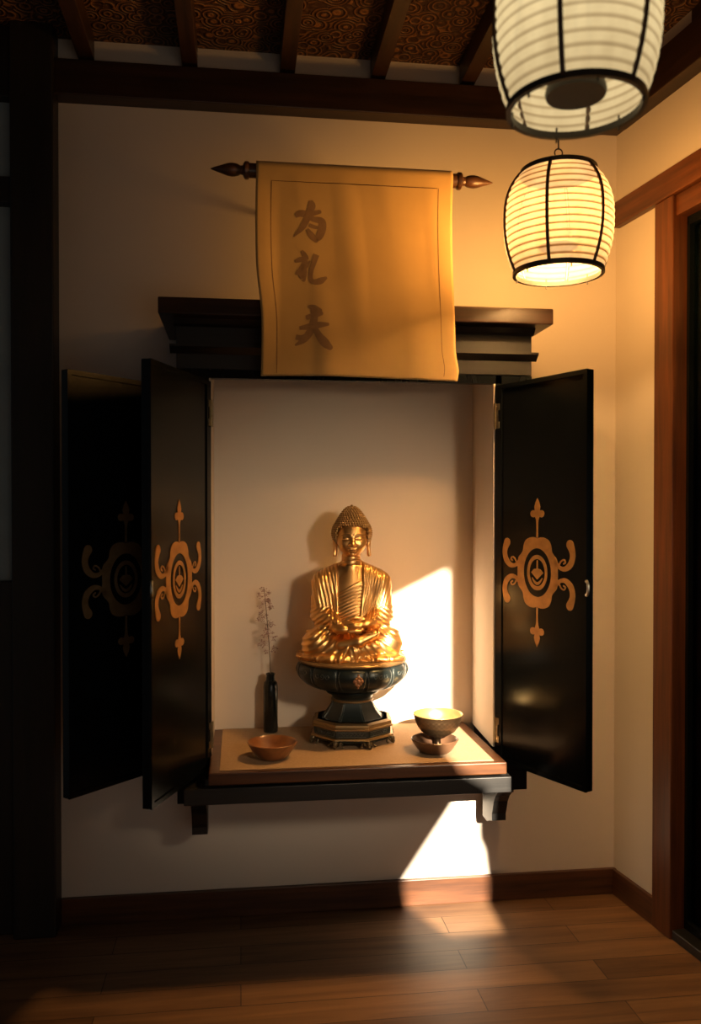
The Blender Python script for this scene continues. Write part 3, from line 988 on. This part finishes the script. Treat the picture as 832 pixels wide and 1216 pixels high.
def sculpt_body():
    f = Field((-66, -52, -1.0), (66, 36, 121), 0.62)
    X, Y, Z = f.X, f.Y, f.Z
    # trunk
    d = smin(f.ell((0, 7, 74), (34, 20, 33)), f.ell((0, 4, 40), (33, 24, 30)), 12)
    for s in (-1, 1):
        d = smin(d, f.cone((s * 4, 7, 107), (s * 31, 6, 87), 9.5, 12), 8)
        d = smin(d, f.cone((s * 32.5, 6, 85), (s * 35.5, 1, 48), 11.5, 11.0), 6)
    sl = None
    for s in (-1, 1):
        a = f.cone((s * 34.5, -2, 47), (s * 16, -27, 39), 10.5, 7.0)
        b_ = f.cone((s * 34, -8, 40), (s * 35, -12, 30), 10, 10)
        a = smin(a, b_, 6)
        sl = a if sl is None else np.minimum(sl, a)
    # legs
    lg = f.ell((0, -10, 13), (36, 26, 17))
    lg = smin(lg, f.cone((-14, 0, 18), (-40, -14, 17.5), 18, 17), 6)
    lg = smin(lg, f.cone((14, 0, 18), (40, -14, 19), 18, 17.5), 6)
    lg = smin(lg, f.cone((-43, -16, 13), (0, -33, 11), 12, 10), 5)
    lg = smin(lg, f.cone((44, -15, 14), (2, -34, 12), 12, 10), 5)
    d = smin(d, lg, 5)
    d = smin(d, sl, 3.0)
    skirt = f.ell((0, -4, 1.0), (61, 42, 4.6))
    skirt = smin(skirt, f.ell((-20, -38, 3), (21, 10, 5)), 3)
    skirt = smin(skirt, f.ell((34, -30, 2.5), (26, 13, 4.5)), 3)
    d = smin(d, skirt, 4)
    # ---- robe layers and folds, as relief on the surface
    front = 1 - sstep(Y, 6, 14)
    def tri(u):                                            # sharp-crested fold profile
        w = np.abs(((u % 1.0) + 1.0) % 1.0 - 0.5) * 2
        return w ** 1.6
    upper = sstep(Z, 40, 46)
    calm = 1 - sstep(np.abs(X), 25, 31) * (1 - sstep(Z, 54, 68))
    lapL = X + 16.5 + 0.02 * (Z - 60)
    lapR = X - 12.5 + 0.10 * np.maximum(86 - Z, 0)
    outL = 1 - sstep(lapL, -0.8, 0.5)
    outR = sstep(lapR, -0.6, 0.6)
    collar = 1 - sstep(Z + 0.25 * np.abs(X), 112, 116)
    outer = np.maximum(outL, outR) * collar
    drape_line = Z - (75 + (X + 16) * 0.72 - 0.004 * (X + 16) ** 2)
    inner = (1 - sstep(drape_line, -0.9, 0.5)) * (1 - outer)
    thick = upper * front * (2.6 * outer + 1.1 * inner)
    thick += (1 - front) * 2.2 * collar
    uR = (X + (100 - Z) * 0.17 + 0.0016 * (100 - Z) ** 2) / 3.6
    uL = (X - (104 - Z) * 0.10 + 0.25 * np.sin(Z * 0.08) * 6) / 4.4
    uC = (Z - 0.62 * X + 0.006 * (X + 16) ** 2) / 3.9
    folds = upper * calm * front * (outR * collar * 1.0 * tri(uR) * sstep(X, 12, 15) * (1 - sstep(X, 34, 40) * 0.6) + outL * collar * 1.05 * tri(uL) * sstep(-X, 17, 21) + inner * 0.85 * tri(uC))
    lap_edge = np.exp(-((lapL + 2.0) / 1.6) ** 2) + np.exp(-((lapR - 1.8) / 1.5) ** 2)
    folds += upper * front * collar * lap_edge * 0.7
    # sleeves
    slw = sstep(np.abs(X), 21, 28) * sstep(Z, 24, 32) * (1 - sstep(Z, 56, 66)) * front
    folds += slw * 0.95 * tri((Z + 0.75 * np.abs(X)) / 5.6)
    # legs
    low = (1 - sstep(Z, 32, 38)) * (1 - sstep(Y, -2, 6))
    wl = low * (1 - sstep(X, -10, -2))
    wr = low * sstep(X, -8, 0)
    rl = np.sqrt((X + 62) ** 2 * 0.75 + (Z - 44) ** 2)
    folds += wl * 1.1 * tri(rl / 6.8) * sstep(Z, 1, 6)
    hem = X + 3.0 + 0.012 * (Z - 30) ** 2
    thick = thick + low * (1 - sstep(hem, -0.6, 0.6)) * 1.6 + low * 0.8 * np.exp(-((hem + 2) / 1.4) ** 2)
    ang = np.arctan2(Z - 44, X + 12)
    folds += wr * 1.1 * tri(ang * 6.0 + 0.02 * X) * sstep(Z, 2, 7)
    sk = (1 - sstep(Z, 4, 8))
    folds += sk * 1.0 * tri(np.arctan2(Y + 4, X) * 7.5 + 0.35 * np.sin(X * 0.3))
    d = d - thick - folds
    # ---- bare parts: neck, chest, hands, the upturned foot
    chest = smin(f.ell((-1, 6, 78), (27, 19.5, 28)), f.cone((-1, 6, 100), (-1, 3, 124), 12, 10.5), 9)
    d = smin(d, chest, 1.2)
    for zc in (108.5, 113.0):                                # neck creases
        d = d + 0.8 * np.exp(-((Z - zc) / 0.8) ** 2) * (np.abs(X) < 13) * (Y < 2)
    hand = f.ell((-10, -33, 36.5), (11, 8, 5.2))
    hand = smin(hand, f.cone((-21, -28, 39), (-12, -32, 37), 6, 5.5), 4)
    for k, (y_, z_) in enumerate(((-41.5, 34.8), (-38.8, 36.6), (-35.6, 38.0), (-32.4, 38.8))):
        L = (12, 15, 16, 13)[k]
        g = np.minimum(f.cone((-4, y_, z_), (-4 + L * 0.55, y_ - 0.4, z_ + 0.6), 2.3, 2.2), f.cone((-4 + L * 0.55, y_ - 0.4, z_ + 0.6), (-4 + L, y_ + 0.8, z_ + 0.2), 2.2, 1.7))
        hand = smin(hand, g, 1.2)
    hand2 = f.ell((13, -32.5, 42.0), (10, 7.5, 4.6))
    hand2 = smin(hand2, f.cone((22, -27, 41.5), (15, -31, 42), 6, 5.2), 4)
    for k, (y_, z_) in enumerate(((-40.5, 40.8), (-37.8, 42.8), (-34.8, 44.0), (-31.8, 44.8))):
        L = (13, 17, 18, 15)[k]
        g = np.minimum(f.cone((8, y_, z_), (8 - L * 0.55, y_ - 0.4, z_ + 0.6), 2.2, 2.1), f.cone((8 - L * 0.55, y_ - 0.4, z_ + 0.6), (8 - L, y_ + 0.6, z_ - 0.2), 2.1, 1.6))
        hand2 = smin(hand2, g, 1.1)
    th = smin(f.cone((-15, -29, 41.5), (-7, -32, 47.5), 2.8, 2.4), f.cone((-7, -32, 47.5), (-0.6, -34, 50.0), 2.4, 1.9), 1.0)
    th2 = smin(f.cone((17, -29, 46), (8, -32, 49.0), 2.8, 2.4), f.cone((8, -32, 49.0), (1.2, -34, 50.2), 2.4, 1.9), 1.0)
    hand = smin(hand, th, 2); hand2 = smin(hand2, th2, 2)
    d = smin(d, hand, 1.2)
    d = np.minimum(d, hand2)
    foot = smin(f.cone((-15, -37, 18.5), (6, -39.5, 22.5), 5.4, 6.2), f.cone((6, -39.5, 22.5), (24, -37, 30.5), 6.2, 5.2), 4)
    for k in range(5):
        foot = smin(foot, f.cone((22 + 0.8 * k, -40.5 + 2.0 * k, 29 + 1.2 * k), (29.0 + 0.4 * k, -40.0 + 2.0 * k, 33.0 + 1.3 * k), 2.1, 1.7), 1.0)
    d = smin(d, foot, 1.0)
    d = np.maximum(d, -(Z - 0.0))
    return surface_nets(d, f.lo, f.h)

def hair_field(f):
    hr = smin(f.ell((0, 3.5, 145), (23.2, 24.5, 23)), f.ell((0, 4, 163), (12.5, 13, 14.5)), 9)
    return hr
def sculpt_head():
    f = Field((-27, -30, 106), (27, 32, 182), 0.52)
    X, Y, Z = f.X, f.Y, f.Z
    aX = np.abs(X)
    d = smin(f.ell((0, 2, 146), (19.5, 21.5, 21)), f.ell((0, -2.5, 134.5), (17.2, 17.5, 19.5)), 7)
    d = smin(d, f.ell((0, -9, 121.0), (9.0, 8.5, 6.0)), 7)                    # chin and jaw
    for s in (-1, 1):
        d = smin(d, f.ell((s * 8.5, -10.5, 129.5), (6.8, 8, 7.5)), 5)          # cheeks
        d = smax(d, -f.ell((s * 7.4, -23.4, 138.0), (5.6, 4.6, 3.7)), 2.0)     # eye hollows
        d = smin(d, f.ell((s * 7.4, -16.4, 137.0), (5.0, 3.2, 3.1)), 0.8)      # lowered lids
        arc = (Z - (144.4 - 0.060 * (aX - 7.0) ** 2)) * 0.9
        brow = np.sqrt(arc ** 2 + np.maximum(np.abs(aX - 7.6) - 6.2, 0) ** 2)
        d = d - 0.38 * np.exp(-(brow / 0.75) ** 2) * (Y < -8) * (X * s > 0)
        lid = Z - (135.4 + 0.045 * (aX - 7.4) ** 2)
        d = d + 0.75 * np.exp(-(lid / 0.55) ** 2) * (np.abs(aX - 7.4) < 5.0) * (Y < -8) * (X * s > 0)
    nose = smin(f.cone((0, -17.2, 142.5), (0, -22.0, 130.6), 1.7, 2.5), f.ell((0, -21.4, 129.8), (3.0, 2.9, 2.3)), 2.0)
    for s in (-1, 1):
        nose = smin(nose, f.ell((s * 2.9, -19.6, 129.4), (1.9, 2.3, 1.8)), 1.2)
    d = smin(d, nose, 1.6)
    lips = smin(f.ell((1.7, -18.5, 123.6), (3.0, 2.0, 1.25)), f.ell((-1.7, -18.5, 123.6), (3.0, 2.0, 1.25)), 0.8)
    lips = smin(lips, f.ell((0, -18.1, 120.9), (3.6, 2.1, 1.5)), 0.35)
    d = smin(d, lips, 0.9)
    d = d + 0.7 * np.exp(-((Z - (122.3 + 0.035 * X ** 2)) / 0.45) ** 2) * (aX < 5.0) * (Y < -12)
    d = smin(d, f.ell((0, -16.4, 116.9), (3.6, 3.0, 2.6)), 2.2)
    for s in (-1, 1):                                                          # long-lobed ears
        ear = f.cone((s * 20.2, 2.5, 142), (s * 19.6, 1.0, 129), 3.4, 2.6, 1.35)
        ear = smin(ear, f.cone((s * 19.6, 1.0, 129), (s * 20.4, -0.6, 115.5), 2.2, 2.4, 1.2), 1.5)
        ear = smax(ear, -f.ell((s * 22.2, -2.4, 138), (2.2, 2.6, 5.5)), 1.0)
        d = smin(d, ear, 0.9)
    neck = f.cone((-0.5, 4.5, 104), (0, 2.5, 124), 11.2, 10.6)
    for zc in (108.5, 113.0):
        neck = neck + 0.8 * np.exp(-((Z - zc) / 0.8) ** 2)
    d = smin(d, neck, 2.0)
    V, Q = surface_nets(d, f.lo, f.h)
    # hair cap, cut away round the face
    hr = hair_field(f)
    hl = 154.5 - 0.016 * X ** 2
    face = np.maximum(np.maximum(Z - hl, aX - (18.6 - 0.04 * np.maximum(135 - Z, 0))), Y - (2.0 - 0.5 * (aX - 17)))
    hr = smax(hr, -face, 1.0)
    hr = np.maximum(hr, 127.5 - Z)
    V2, Q2 = surface_nets(hr, f.lo, f.h)
    return (V, Q), (V2, Q2)

def mesh_from(V, Q, name):
    me = bpy.data.meshes.new(name)
    me.vertices.add(len(V)); me.vertices.foreach_set('co', V.astype(np.float32).ravel())
    me.loops.add(len(Q) * 4); me.loops.foreach_set('vertex_index', Q.astype(np.int32).ravel())
    me.polygons.add(len(Q))
    me.polygons.foreach_set('loop_start', np.arange(0, len(Q) * 4, 4, dtype=np.int32))
    me.polygons.foreach_set('loop_total', np.full(len(Q), 4, np.int32))
    me.update(calc_edges=True); me.validate()
    me.polygons.foreach_set('use_smooth', [True] * len(Q))
    return me

bud = thing('buddha_statue', 'gilded seated buddha statue in meditation on the round dark pedestal', 'statue', (PX_ - 0.001, PY_, MZ + PT + 0.0004), R(-5))
Vb, Qb = sculpt_body()
(Vh, Qh), (Vr, Qr) = sculpt_head()
def settle(z):                                           # the face is a little shorter than it was modelled
    return np.where(z < 156, 156 + (z - 156) * 0.88, z)
Vh[:, 2] = settle(Vh[:, 2]); Vr[:, 2] = settle(Vr[:, 2])
Vall = np.concatenate([Vb, Vh]); Qall = np.concatenate([Qb, Qh + len(Vb)])
me = mesh_from(Vall * PK, Qall, 'body')
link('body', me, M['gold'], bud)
# hair: cap plus rows of small curls
bm = BM()
mh = mesh_from(Vr * PK, Qr, 'hair_cap')
bm.from_mesh(mh); bpy.data.meshes.remove(mh)
def hair_r(t, z):
    lo_, hi_ = 0.0, 40.0
    def F(r):
        x, y, zz_ = r * math.cos(t), 4 + r * math.sin(t), z
        def el(c, q):
            a = ((x - c[0]) / q[0], (y - c[1]) / q[1], (zz_ - c[2]) / q[2])
            k0 = math.sqrt(sum(v * v for v in a)) + 1e-6
            k1 = math.sqrt(sum((v / w) ** 2 for v, w in zip(a, q))) + 1e-6
            return k0 * (k0 - 1) / k1
        a_, b2 = el((0, 3.5, 145), (23.2, 24.5, 23)), el((0, 4, 163), (12.5, 13, 14.5))
        h_ = max(9 - abs(a_ - b2), 0) / 9
        return min(a_, b2) - h_ * h_ * 9 * 0.25
    if F(0) > 0:
        return None
    for _ in range(30):
        m_ = (lo_ + hi_) / 2
        if F(m_) < 0: lo_ = m_
        else: hi_ = m_
    return lo_
z = 130.0
row = 0
while z < 178.0:
    r = hair_r(-PI / 2, z) or 0
    n = max(1, int(2 * PI * max(r, 0.5) / 3.1))
    for i in range(n):
        t = 2 * PI * (i + 0.5 * (row % 2)) / n
        rr = hair_r(t, z)
        if rr is None: continue
        x, y = rr * math.cos(t), 4 + rr * math.sin(t)
        hl = 155.0 - 0.016 * x * x
        if y < 2.0 - 0.5 * (abs(x) - 17) and abs(x) < 18.0 and z < hl: continue
        ball(bm, (x * PK, y * PK, float(settle(z)) * PK), 1.8 * PK, 1)
    r2 = hair_r(-PI / 2, z + 1.0)
    slope = (r - r2) if r2 else 2.0
    z += 2.75 / math.sqrt(1 + slope * slope) if slope < 3 else 0.9
    row += 1
ball(bm, (0, 4 * PK, 178.2 * PK), 1.8 * PK, 2)
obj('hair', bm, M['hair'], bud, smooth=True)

# ------------------------------------------------------------------ hanging scroll
SX0, SX1, SY = 0.040, 0.5560, -0.372
RODZ, RODR = 2.098, 0.0225
scr = thing('hanging_scroll', 'tan silk hanging scroll with three brushed characters, draped over the cornice', 'scroll', ((SX0 + SX1) / 2, SY, 1.5665))
S0 = Vector(scr.location)
def cloth_y(x, z):
    t = (RODZ - z) / 0.53
    w = 0.0026 * math.sin(x * 24 + 0.7 + t * 1.5) * (0.2 + t) + 0.0013 * math.sin(x * 55 + z * 9)
    e = 0.010 * max(0, t - 0.55) * max(0, (x - (SX1 - 0.07)) / 0.07) - 0.012 * max(0, 1 - (x - SX0) / 0.06) * math.sin(max(0, t) * 3.0)
    return SY - RODR - 0.001 + 0.006 * t - w * 0.6 - abs(w) * 0.4 + e
def cloth_x(u, z):
    t = max(0.0, (RODZ - z) / 0.53)
    x0 = SX0 + 0.002 + 0.010 * sum((0.5 * (1 - math.cos(PI * min(1, max(0, (t - 0.45) / 0.3)))),)) - 0.003 * math.sin(t * 6)
    x1 = SX1 - 0.003 * math.sin(t * 5) + 0.010 * max(0, t - 0.2) + 0.008 * max(0, math.exp(-((t - 0.95) / 0.06) ** 2))
    return x0 + (x1 - x0) * u
bm = BM()
NU, NV = 70, 90
zbot = 1.5675
def skew(x):                                            # the rod is hung dead level; the lower edge sags a little
    return 0.003 * math.sin((x - SX0) * 9)
grid = []
# wrap over the rod: from behind, over the top and down the front
wrap = [(RODR * math.sin(a), RODR * math.cos(a)) for a in [(-PI * 0.75) + (PI * 1.25) * k / 20 for k in range(21)]]
for (dy, dz) in wrap:
    row_ = []
    for i in range(NU + 1):
        u = i / NU
        x = SX0 + 0.002 + (SX1 - SX0 - 0.002) * u
        row_.append(bm.verts.new(Vector((x, SY - dy * 1.04, RODZ + dz * 1.04)) - S0))
    grid.append(row_)
for k in range(1, NV + 1):
    z = RODZ + (zbot - RODZ) * k / NV
    row_ = []
    for i in range(NU + 1):
        u = i / NU
        x = cloth_x(u, z)
        zz2 = z + skew(x) * (k / NV)
        blend = min(1, k / 8)
        y = (SY - RODR * 1.04) * (1 - blend) + cloth_y(x, z) * blend
        row_.append(bm.verts.new(Vector((x, y, zz2)) - S0))
    grid.append(row_)
for a, b_ in zip(grid[:-1], grid[1:]):
    for i in range(NU):
        bm.faces.new((a[i], a[i + 1], b_[i + 1], b_[i]))
cl = obj('cloth', bm, M['silk'], scr, smooth=True)
sd = cl.modifiers.new('thickness', 'SOLIDIFY'); sd.thickness = 0.0012; sd.offset = 1.0

def ribbon_on_cloth(bm, loop):
    """an outline in cloth coordinates (x, z) laid on the silk"""
    tmp = BM()
    fill_loops(tmp, [loop], 0.0, lambda u, v, h: (u, 0, v))
    bmesh.ops.remove_doubles(tmp, verts=tmp.verts, dist=1e-6)
    bmesh.ops.triangulate(tmp, faces=tmp.faces)
    bmesh.ops.subdivide_edges(tmp, edges=[e for e in tmp.edges if e.calc_length() > 0.012], cuts=2)
    bmesh.ops.triangulate(tmp, faces=tmp.faces)
    mp_ = {}
    for v_ in tmp.verts:
        mp_[v_] = bm.verts.new(Vector((v_.co.x, cloth_y(v_.co.x, v_.co.z) - 0.0016, v_.co.z)) - S0)
    for f_ in tmp.faces:
        try: bm.faces.new([mp_[v_] for v_ in f_.verts])
        except ValueError: pass
    tmp.free()
# three brushed characters, drawn stroke by stroke (u to the right, v upwards, width) in units of one character height
G1 = [[(0.10, 0.98, 0.10), (0.13, 0.86, 0.20), (0.08, 0.72, 0.16)],
      [(-0.34, 0.60, 0.10), (-0.20, 0.66, 0.17), (0.05, 0.66, 0.16), (0.36, 0.72, 0.10)],
      [(0.08, 0.78, 0.16), (0.00, 0.56, 0.17), (-0.14, 0.34, 0.15), (-0.38, 0.12, 0.04)],
      [(0.02, 0.58, 0.10), (0.20, 0.54, 0.14), (0.42, 0.50, 0.18), (0.44, 0.34, 0.20), (0.36, 0.14, 0.18), (0.28, 0.03, 0.06)],
      [(0.06, 0.40, 0.09), (0.20, 0.36, 0.10), (0.32, 0.34, 0.07)],
      [(0.00, 0.30, 0.08), (0.12, 0.16, 0.16), (0.26, 0.04, 0.12)]]
G2 = [[(-0.22, 0.98, 0.08), (-0.14, 0.88, 0.15), (-0.04, 0.80, 0.10)],
      [(-0.46, 0.66, 0.08), (-0.26, 0.72, 0.16), (-0.02, 0.76, 0.08)],
      [(-0.06, 0.72, 0.12), (-0.18, 0.52, 0.16), (-0.40, 0.32, 0.08)],
      [(-0.15, 0.56, 0.16), (-0.13, 0.36, 0.17), (-0.14, 0.14, 0.10)],
      [(-0.12, 0.48, 0.10), (-0.03, 0.56, 0.11), (0.06, 0.68, 0.05)],
      [(-0.30, 0.38, 0.10), (-0.24, 0.26, 0.14), (-0.16, 0.20, 0.10)],
      [(0.30, 0.88, 0.18), (0.20, 0.64, 0.16), (0.10, 0.36, 0.14), (0.12, 0.14, 0.14), (0.28, 0.10, 0.17), (0.46, 0.14, 0.20), (0.62, 0.22, 0.10)]]
G3 = [[(-0.10, 0.96, 0.06), (0.06, 0.92, 0.15), (0.22, 0.86, 0.12)],
      [(-0.16, 0.70, 0.10), (0.02, 0.74, 0.14), (0.26, 0.80, 0.10)],
      [(-0.34, 0.46, 0.08), (-0.08, 0.50, 0.15), (0.20, 0.54, 0.15), (0.44, 0.56, 0.08)],
      [(0.06, 0.92, 0.16), (0.06, 0.66, 0.18), (-0.04, 0.40, 0.18), (-0.22, 0.20, 0.15), (-0.44, 0.08, 0.05)],
      [(-0.44, 0.26, 0.12), (-0.28, 0.24, 0.14), (-0.12, 0.32, 0.08)],
      [(0.08, 0.48, 0.12), (0.20, 0.30, 0.17), (0.36, 0.14, 0.22), (0.50, 0.04, 0.14)]]
for (gx, gz, gh, G) in ((0.1720, 1.914, 0.108, G1), (0.1740, 1.803, 0.090, G2), (0.1840, 1.640, 0.114, G3)):
    bm = BM()
    for st in G:
        pts = [(gx + u * gh * 0.82, gz + v * gh, w * gh * 0.95) for u, v, w in st]
        ribbon_on_cloth(bm, stroke_outline(pts, 5))
    obj('brushed_character', bm, M['ink'], scr)
bm = BM()
def line_strip(pts, w):
    ribbon_on_cloth(bm, stroke_outline([(x, z, w) for x, z in pts], 3, False))
line_strip([(cloth_x(0.078, z) , z) for z in [2.066 - 0.49 * k / 24 for k in range(25)]], 0.0016)
line_strip([(cloth_x(0.925, z) , z) for z in [2.066 - 0.49 * k / 24 for k in range(25)]], 0.0016)
line_strip([(0.0815 + 0.4325 * k / 24, 2.066) for k in range(25)], 0.0016)
obj('border_line', bm, M['line'], scr)
bm = BM()
def xlathe(bm, prof, x0, sgn):
    """revolve (r, d) about the rod's axis, d outwards from x0"""
    seg = 24
    rings = []
    for r, dd in prof:
        rings.append([bm.verts.new(Vector((x0 + sgn * dd, SY + r * math.cos(2 * PI * k / seg), RODZ + r * math.sin(2 * PI * k / seg))) - S0) for k in range(seg)])
    for a, b_ in zip(rings[:-1], rings[1:]):
        for k in range(seg):
            j = (k + 1) % seg
            bm.faces.new((a[k], a[j], b_[j], b_[k]))
    bm.faces.new(rings[0]); bm.faces.new(rings[-1])
xlathe(bm, [(0.0185, 0), (0.0185, SX1 - SX0 + 0.034)], SX0 - 0.017, 1)
obj('rod', bm, M['rod'], scr, angle=40)
for x0, sgn in ((SX0 - 0.016, -1), (SX1 + 0.016, 1)):
    bm = BM()
    xlathe(bm, [(0.0205, 0), (0.0225, 0.003), (0.0225, 0.010), (0.019, 0.013), (0.012, 0.016), (0.011, 0.022), (0.0145, 0.028), (0.0165, 0.037), (0.0170, 0.045), (0.0155, 0.055), (0.0105, 0.070), (0.0055, 0.086), (0.001, 0.098)], x0, sgn)
    obj('finial', bm, M['rod'], scr, angle=35)
for x in (0.13, 0.47):
    bm = BM(); box(bm, x - 0.004, x + 0.004, SY + 0.015, -0.0005, RODZ - 0.004, RODZ + 0.004)
    for v in bm.verts: v.co -= S0
    obj('wall_peg', bm, M['rod'], scr)

# ------------------------------------------------------------------ lanterns
def make_lantern(name, label, loc, r, h, paper, bulb_cap, group):
    """loc is the middle of the shade"""
    t = thing(name, label, 'lantern', (loc[0], loc[1], loc[2]), 0, group)
    rb, rt = r * 0.80, r * 0.68
    def prof(k):                                          # k from -1 to 1
        a = abs(k)
        return r - (r - (rt if k > 0 else rb)) * a ** (2.7 if k > 0 else 2.2)
    P = []
    n = 136
    for i in range(n + 1):
        k = -1 + 2 * i / n
        ph = (i / n * HOOPS) % 1.0
        dip = 0.0032 * (4 * ph * (1 - ph)) * (r / 0.122)
        P.append((prof(k) - 0.003 + dip, k * h / 2))
    bm = BM(); lathe(bm, P, 72)
    for v in bm.verts: pass
    obj('paper_shade', bm, paper, t, smooth=True)
    for q in range(6):
        a = PI / 6 + q * PI / 3 + R(-90) + R(-2)
        bm = BM()
        tube(bm, [((prof(k) + 0.0012) * math.cos(a), (prof(k) + 0.0012) * math.sin(a), k * h / 2) for k in [-1 + 2 * j / 24 for j in range(25)]], 0.0040 * r / 0.122, 8)
        obj('upright_rib', bm, M['rib'], t, smooth=True)
    def band(zc, hh, r0, r1):
        bm = BM()
        lathe(bm, [(r0, zc - hh), (r1, zc - hh), (r1, zc + hh), (r0, zc + hh), (r0, zc - hh)], 72)
        return bm
    bm = band(-h / 2 - 0.001, 0.0055, rb - 0.004, rb + 0.0045)
    for q in range(6):
        a = q * PI / 3 + 0.45
        tube(bm, [((rb - 0.002) * math.cos(a), (rb - 0.002) * math.sin(a), -h / 2 - 0.014), ((rb - 0.002) * math.cos(a), (rb - 0.002) * math.sin(a), -h / 2 + 0.012)], 0.0018, 6)
    obj('bottom_ring', bm, M['bone'], t, angle=40)
    bm = BM(); lathe(bm, [(0, h / 2 + 0.004), (rt * 0.84, h / 2 + 0.002), (rt * 0.84, h / 2 - 0.002), (0, h / 2 - 0.001)], 48)
    obj('top_cap', bm, M['bone'], t, angle=40)
    obj('top_ring', band(h / 2 + 0.001, 0.006, rt * 0.80, rt + 0.003), M['bone'], t, angle=40)
    bm = BM()
    zt_ = h / 2 + 0.006
    for s in (-1, 1):
        tube(bm, spline([(s * rt * 0.82, 0, zt_), (s * rt * 0.4, 0, zt_ + 0.012), (s * 0.004, 0, zt_ + 0.018)], 6), 0.0018, 6)
    tube(bm, [(0, 0, zt_ + 0.016), (0, 0, zt_ + 0.034)], 0.002, 6)
    tube(bm, [(0.010 * math.cos(a), 0, zt_ + 0.044 + 0.010 * math.sin(a)) for a in [R(-90) + R(300) * k / 16 for k in range(17)]], 0.0018, 6)
    obj('hook', bm, M['rib'], t, smooth=True)
    bm = BM(); tube(bm, [(0, 0, zt_ + 0.052), (0, 0, 2.6005 - loc[2])], 0.0018, 6)
    obj('cord', bm, M['bone'], t)
    if bulb_cap:
        bm = BM(); lathe(bm, [(0, -h / 2 + 0.016), (rb * 0.44, -h / 2 + 0.016), (rb * 0.46, -h / 2 + 0.022), (rb * 0.44, -h / 2 + 0.032), (0, -h / 2 + 0.036)], 48)
        tube(bm, [(0, 0, -h / 2 + 0.03), (0, 0, h / 2)], 0.003, 8)
        obj('drip_plate', bm, M['bone'], t, angle=40)
    else:
        bm = BM(); lathe(bm, [(0, -0.062), (0.047, -0.062), (0.049, -0.058), (0.047, -0.054), (0, -0.054)], 40)  # added disc that keeps the bulb's light off the floor
        for s in (0, 1, 2):
            a = s * PI * 2 / 3 + 0.5
            tube(bm, [(0.046 * math.cos(a), 0.046 * math.sin(a), -0.058), ((prof(-0.5) - 0.004) * math.cos(a), (prof(-0.5) - 0.004) * math.sin(a), -0.5 * h / 2)], 0.001, 5)
        obj('bulb_baffle', bm, M['baffle'], t, angle=40)
    return t

LAN1 = (0.7850, -0.55, 1.937)
LAN2 = (0.546, -1.25, 2.022)
P1 = mat_paper('lantern_paper_lit', 1.1, (1.0, 0.61, 0.25), (1.0, 0.32, 0.05), 0.25)
P2 = mat_paper('lantern_paper_dim', 0.92, (1.0, 0.76, 0.38), (1.0, 0.64, 0.27), 0.08, 0.55, 0.72)
make_lantern('paper_lantern', 'small brightly glowing paper lantern hanging lower, near the back wall', LAN1, 0.134, 0.246, P1, False, 'paper lanterns')
make_lantern('paper_lantern', 'large dimmer cream paper lantern hanging higher, cut off by the top of the picture', LAN2, 0.135, 0.280, P2, True, 'paper lanterns')

# ------------------------------------------------------------------ lights
def lamp(kind, name, loc, energy, col, target=None, **kw):
    L = bpy.data.lights.new(name, kind)
    L.energy = energy
    L.color = col
    for k, v_ in kw.items():
        setattr(L, k, v_)
    o = bpy.data.objects.new(name, L)
    COL.objects.link(o)
    o.location = loc
    if target is not None:
        o.rotation_euler = (Vector(target) - Vector(loc)).to_track_quat('-Z', 'Y').to_euler()
    return o
lamp('POINT', 'lantern_bulb', (LAN1[0], LAN1[1], LAN1[2] - 0.01), 140, (1.0, 0.525, 0.17), shadow_soft_size=0.085)
lamp('POINT', 'lantern_bulb', (LAN2[0], LAN2[1], LAN2[2] + 0.03), 0.4, (1.0, 0.58, 0.24), shadow_soft_size=0.035)
lamp('SPOT', 'evening_sun', SUN, 38000, (1.0, 0.83, 0.62), TGT, spot_size=R(14), spot_blend=0.1, shadow_soft_size=0.028)
lamp('SPOT', 'niche_key_spot', (1.0, -2.3, 1.45), 78, (1.0, 0.77, 0.52), (0.33, -0.1, 0.93), spot_size=R(38), spot_blend=1.0, shadow_soft_size=0.10)  # added key spot pooling on niche and statue, no window stands there
lamp('AREA', 'front_fill_light', (0.7, -3.3, 0.9), 3.6, (1.0, 0.87, 0.72), (0.5, 0, 0.5), shape='RECTANGLE', size=1.4, size_y=1.0)  # added soft fill for the low wall and floor, no lamp stands there

w = bpy.data.worlds.new('dusk')
scn.world = w
w.use_nodes = True
bg = w.node_tree.nodes['Background']
bg.inputs['Color'].default_value = (0.60, 0.68, 0.70, 1)
bg.inputs['Strength'].default_value = 0.07

# ------------------------------------------------------------------ camera
cam = bpy.data.cameras.new('camera')
co = bpy.data.objects.new('camera', cam)
COL.objects.link(co)
scn.camera = co
cam.sensor_fit = 'VERTICAL'
cam.sensor_height = 36
cam.lens = 1015.0 / 1216.0 * 36
cam.shift_y = 14.0 / 1216.0
co.location = (0, -2.6, 1.215)
co.rotation_euler = (R(90 - 0.7), 0, R(-7.35))
cam.clip_start = 0.02
cam.dof.use_dof = True
cam.dof.focus_distance = 2.42
cam.dof.aperture_fstop = 2.8

scn.cycles.use_denoising = True
scn.cycles.max_bounces = 8
scn.cycles.sample_clamp_indirect = 4
scn.view_settings.view_transform = VT
scn.view_settings.look = LOOK
scn.view_settings.exposure = 0.0
